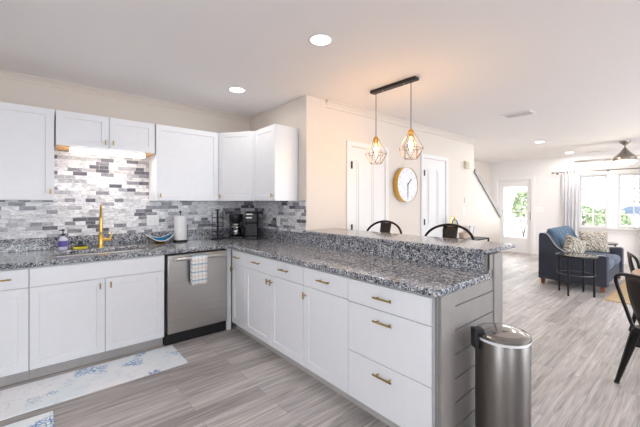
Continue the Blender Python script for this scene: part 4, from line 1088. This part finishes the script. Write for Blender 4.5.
# ------------------------------------------------------------------ dining corner
TX, TY, TR = 4.05, -0.12, 0.55
tb = thing('dining_table', 'round wooden dining table at the right picture edge, ringed by metal chairs', 'table', (TX, TY, 0))
obj('table_top', MB().lathe([(0, 0.72), (TR-0.02, 0.72), (TR, 0.728), (TR, 0.745), (TR-0.008, 0.752), (0, 0.752)], (TX, TY, 0), n=56), tablew, tb)
obj('pedestal', MB().lathe([(0.22, 0.0005), (0.22, 0.03), (0.09, 0.06), (0.06, 0.15), (0.06, 0.62), (0.16, 0.715), (0, 0.718)], (TX, TY, 0)), black, tb)
def make_chair():
    """curved-hoop metal chair facing -y"""
    t = thing('dining_chair', 'x', 'chair')
    zs = 0.455; hs = 0.175
    pts = []
    for sx, sy, q0 in ((1, 1, 0), (-1, 1, pi/2), (-1, -1, pi), (1, -1, 3*pi/2)):
        for k in range(6):
            q = q0+pi/2*k/5; pts.append((sx*(hs-0.05)+0.05*cos(q), sy*(hs-0.05)+0.05*sin(q)))
    obj('seat', MB().prism(pts, 'xy', zs-0.035, zs), black, t, bevel=0.006)
    for sx in (-1, 1):
        for sy in (-1, 1):
            lg = MB().tube([(sx*0.145, sy*0.145, zs-0.03), (sx*0.165, sy*0.17, 0.30), (sx*0.215, sy*0.225, 0.012)], [0.030, 0.026, 0.014], 8)
            g = obj('leg', lg, black, t)
            obj('foot', MB().lathe([(0.016, 0.0005), (0.017, 0.012), (0.014, 0.02), (0, 0.02)], (sx*0.2155, sy*0.2255, 0), n=10), rubber, g)
    br = MB(); br.tube([(0.16, 0.165, 0.31), (-0.16, -0.165, 0.31)], 0.008, 6).tube([(-0.16, 0.165, 0.31), (0.16, -0.165, 0.31)], 0.008, 6)
    obj('brace', br, black, t)
    hp = [(-0.155, 0.155, zs-0.01)]+bez((-0.165, 0.165, zs+0.02), (-0.20, 0.20, zs+0.20), (-0.23, 0.225, zs+0.30), (-0.215, 0.235, zs+0.34), 6)
    hp += bez((-0.215, 0.235, zs+0.34), (-0.195, 0.245, zs+0.385), (-0.12, 0.262, zs+0.39), (0, 0.268, zs+0.392), 8)[1:]
    hp += [(-x, y, z_) for x, y, z_ in hp[:-1][::-1]]
    obj('back_hoop', MB().tube(hp, 0.0125, 10), black, t)
    def spl(u, v):
        x = (u-.5)*(0.17+0.05*v); k = v
        return (x, 0.165+0.10*k+0.02*sin(pi*k)+0.012*cos((u-.5)*pi), zs-0.004+0.392*v)
    obj('back_splat', MB().grid(spl, 6, 10), bronze, t, solid=0.004)
    return t
c1 = make_chair(); c1.location = (3.35, 0.124, 0); c1.rotation_euler = (0, 0, radians(50))
c1['label'] = 'near black metal dining chair with foot on open floor at the right edge'
c2 = copy_tree(c1); c2.location = (4.62, 0.245, 0); c2.rotation_euler = (0, 0, radians(14))
c2['label'] = 'farther black metal dining chair, only its hoop back showing behind the nearer chair'
for c_ in (c1, c2): c_['group'] = 'black metal dining chairs'
tag(obj('dinner_plate', MB().lathe([(0.06, 0), (0.07, 0.002), (0.103, 0.014), (0.106, 0.016), (0.10, 0.017), (0.066, 0.006), (0, 0.005)], (3.785, 0.235, 0.7525), n=36), whitep), 'white plate on the dining table edge between the two chairs', 'plate')

# ------------------------------------------------------------------ outside
grassm = plain('lawn', (0.16, 0.24, 0.07), 0.95, noise=0.3, nscale=3)
drive = plain('driveway', (0.55, 0.54, 0.52), 0.9, noise=0.1, nscale=3)
struct('ground_outside', B(XR+0.15, 60, -30, 30, -0.25, -0.15), drive)
struct('ground_rear', B(-20, XR+0.1, -30, YB-0.2, -0.25, -0.15), drive)
random.seed(4)
leaf = plain('shrub_leaves', (0.34, 0.40, 0.24), 0.8, noise=0.5, nscale=5)
def shrub(label, x, y, r, h_):
    t = thing('shrub', label, 'shrub', (x, y, -0.15), 'shrubs outside the window')
    mb = MB(); rnd = random.Random(int(x*91+y*37))
    for i in range(420):
        q = rnd.uniform(0, 2*pi); e_ = rnd.uniform(-0.2, 1); rr = r*sqrt(max(0.05, 1-e_*e_*0.9))*rnd.uniform(0.75, 1.0)
        c = Vector((x+rr*cos(q), y+rr*sin(q), -0.15+h_*0.55+e_*h_*0.45))
        n = Vector((rnd.uniform(-1, 1), rnd.uniform(-1, 1), rnd.uniform(-.3, 1))).normalized(); a_ = n.orthogonal().normalized()*0.11; b_ = n.cross(a_)*0.55
        mb.add([c-a_, c-b_, c+a_, c+b_], [(0, 1, 2, 3)])
    obj('foliage', mb, leaf, t, smooth=False, weld=False)
    st_ = MB()
    for i in range(5):
        q = i*1.25; st_.tube([(x, y, -0.15), (x+0.5*r*cos(q), y+0.5*r*sin(q), -0.15+h_*0.6)], 0.02, 5)
    obj('stems', st_, plain('bark', (0.15, 0.10, 0.06), .9), t)
shrub('green shrub outside the left part of the window', 17.6, 3.45, 0.75, 1.35)
shrub('green shrub outside the window beside the parked car', 19.6, 2.75, 0.65, 1.25)
shrub('tall thin shrub outside the front door glass', 16.2, 5.20, 0.45, 2.0)
# parked car (outline of a saloon, wheels, windows)
car = thing('parked_car', 'white car parked outside beyond the window', 'car', (22, 1.3, -0.15))
zc = -0.15
side = [(-1.0, .28), (-1.05, .62), (-.95, .80), (-.1, .93), (.75, .98), (1.55, 1.42), (1.9, 1.48), (2.6, 1.46), (3.1, 1.30), (3.55, 1.02), (3.75, .92), (3.80, .45), (3.7, .28)]
obj('body', MB().prism([(4.25-a_-0.3, zc+b_) for a_, b_ in side], 'yz', 21.2, 22.9), plain('car_white', (0.80, 0.81, 0.84), 0.2), car, bevel=0.05)
obj('side_windows', MB().prism([(4.25-a_-0.3, zc+b_) for a_, b_ in ((.95, 1.0), (1.6, 1.36), (2.55, 1.38), (3.2, 1.02))], 'yz', 21.185, 21.197), plain('car_glass', (0.13, 0.17, 0.24), 0.35), car)
for y in (4.25-0.3-0.0, 4.25-0.3-2.9):
    wl = obj('wheel', MB().lathe([(0.10, -0.09), (0.32, -0.09), (0.34, -0.06), (0.34, 0.09), (0.10, 0.09)], n=24, M=Matrix.Translation((21.25, y-0.15, zc+0.34)) @ Matrix.Rotation(pi/2, 4, 'Y'), closed=True), rubber, car)
    obj('hub', MB().lathe([(0, -0.10), (0.20, -0.10), (0.22, -0.07), (0, -0.07)], n=20, M=Matrix.Translation((21.25, y-0.15, zc+0.34)) @ Matrix.Rotation(pi/2, 4, 'Y')), steel_p, wl)
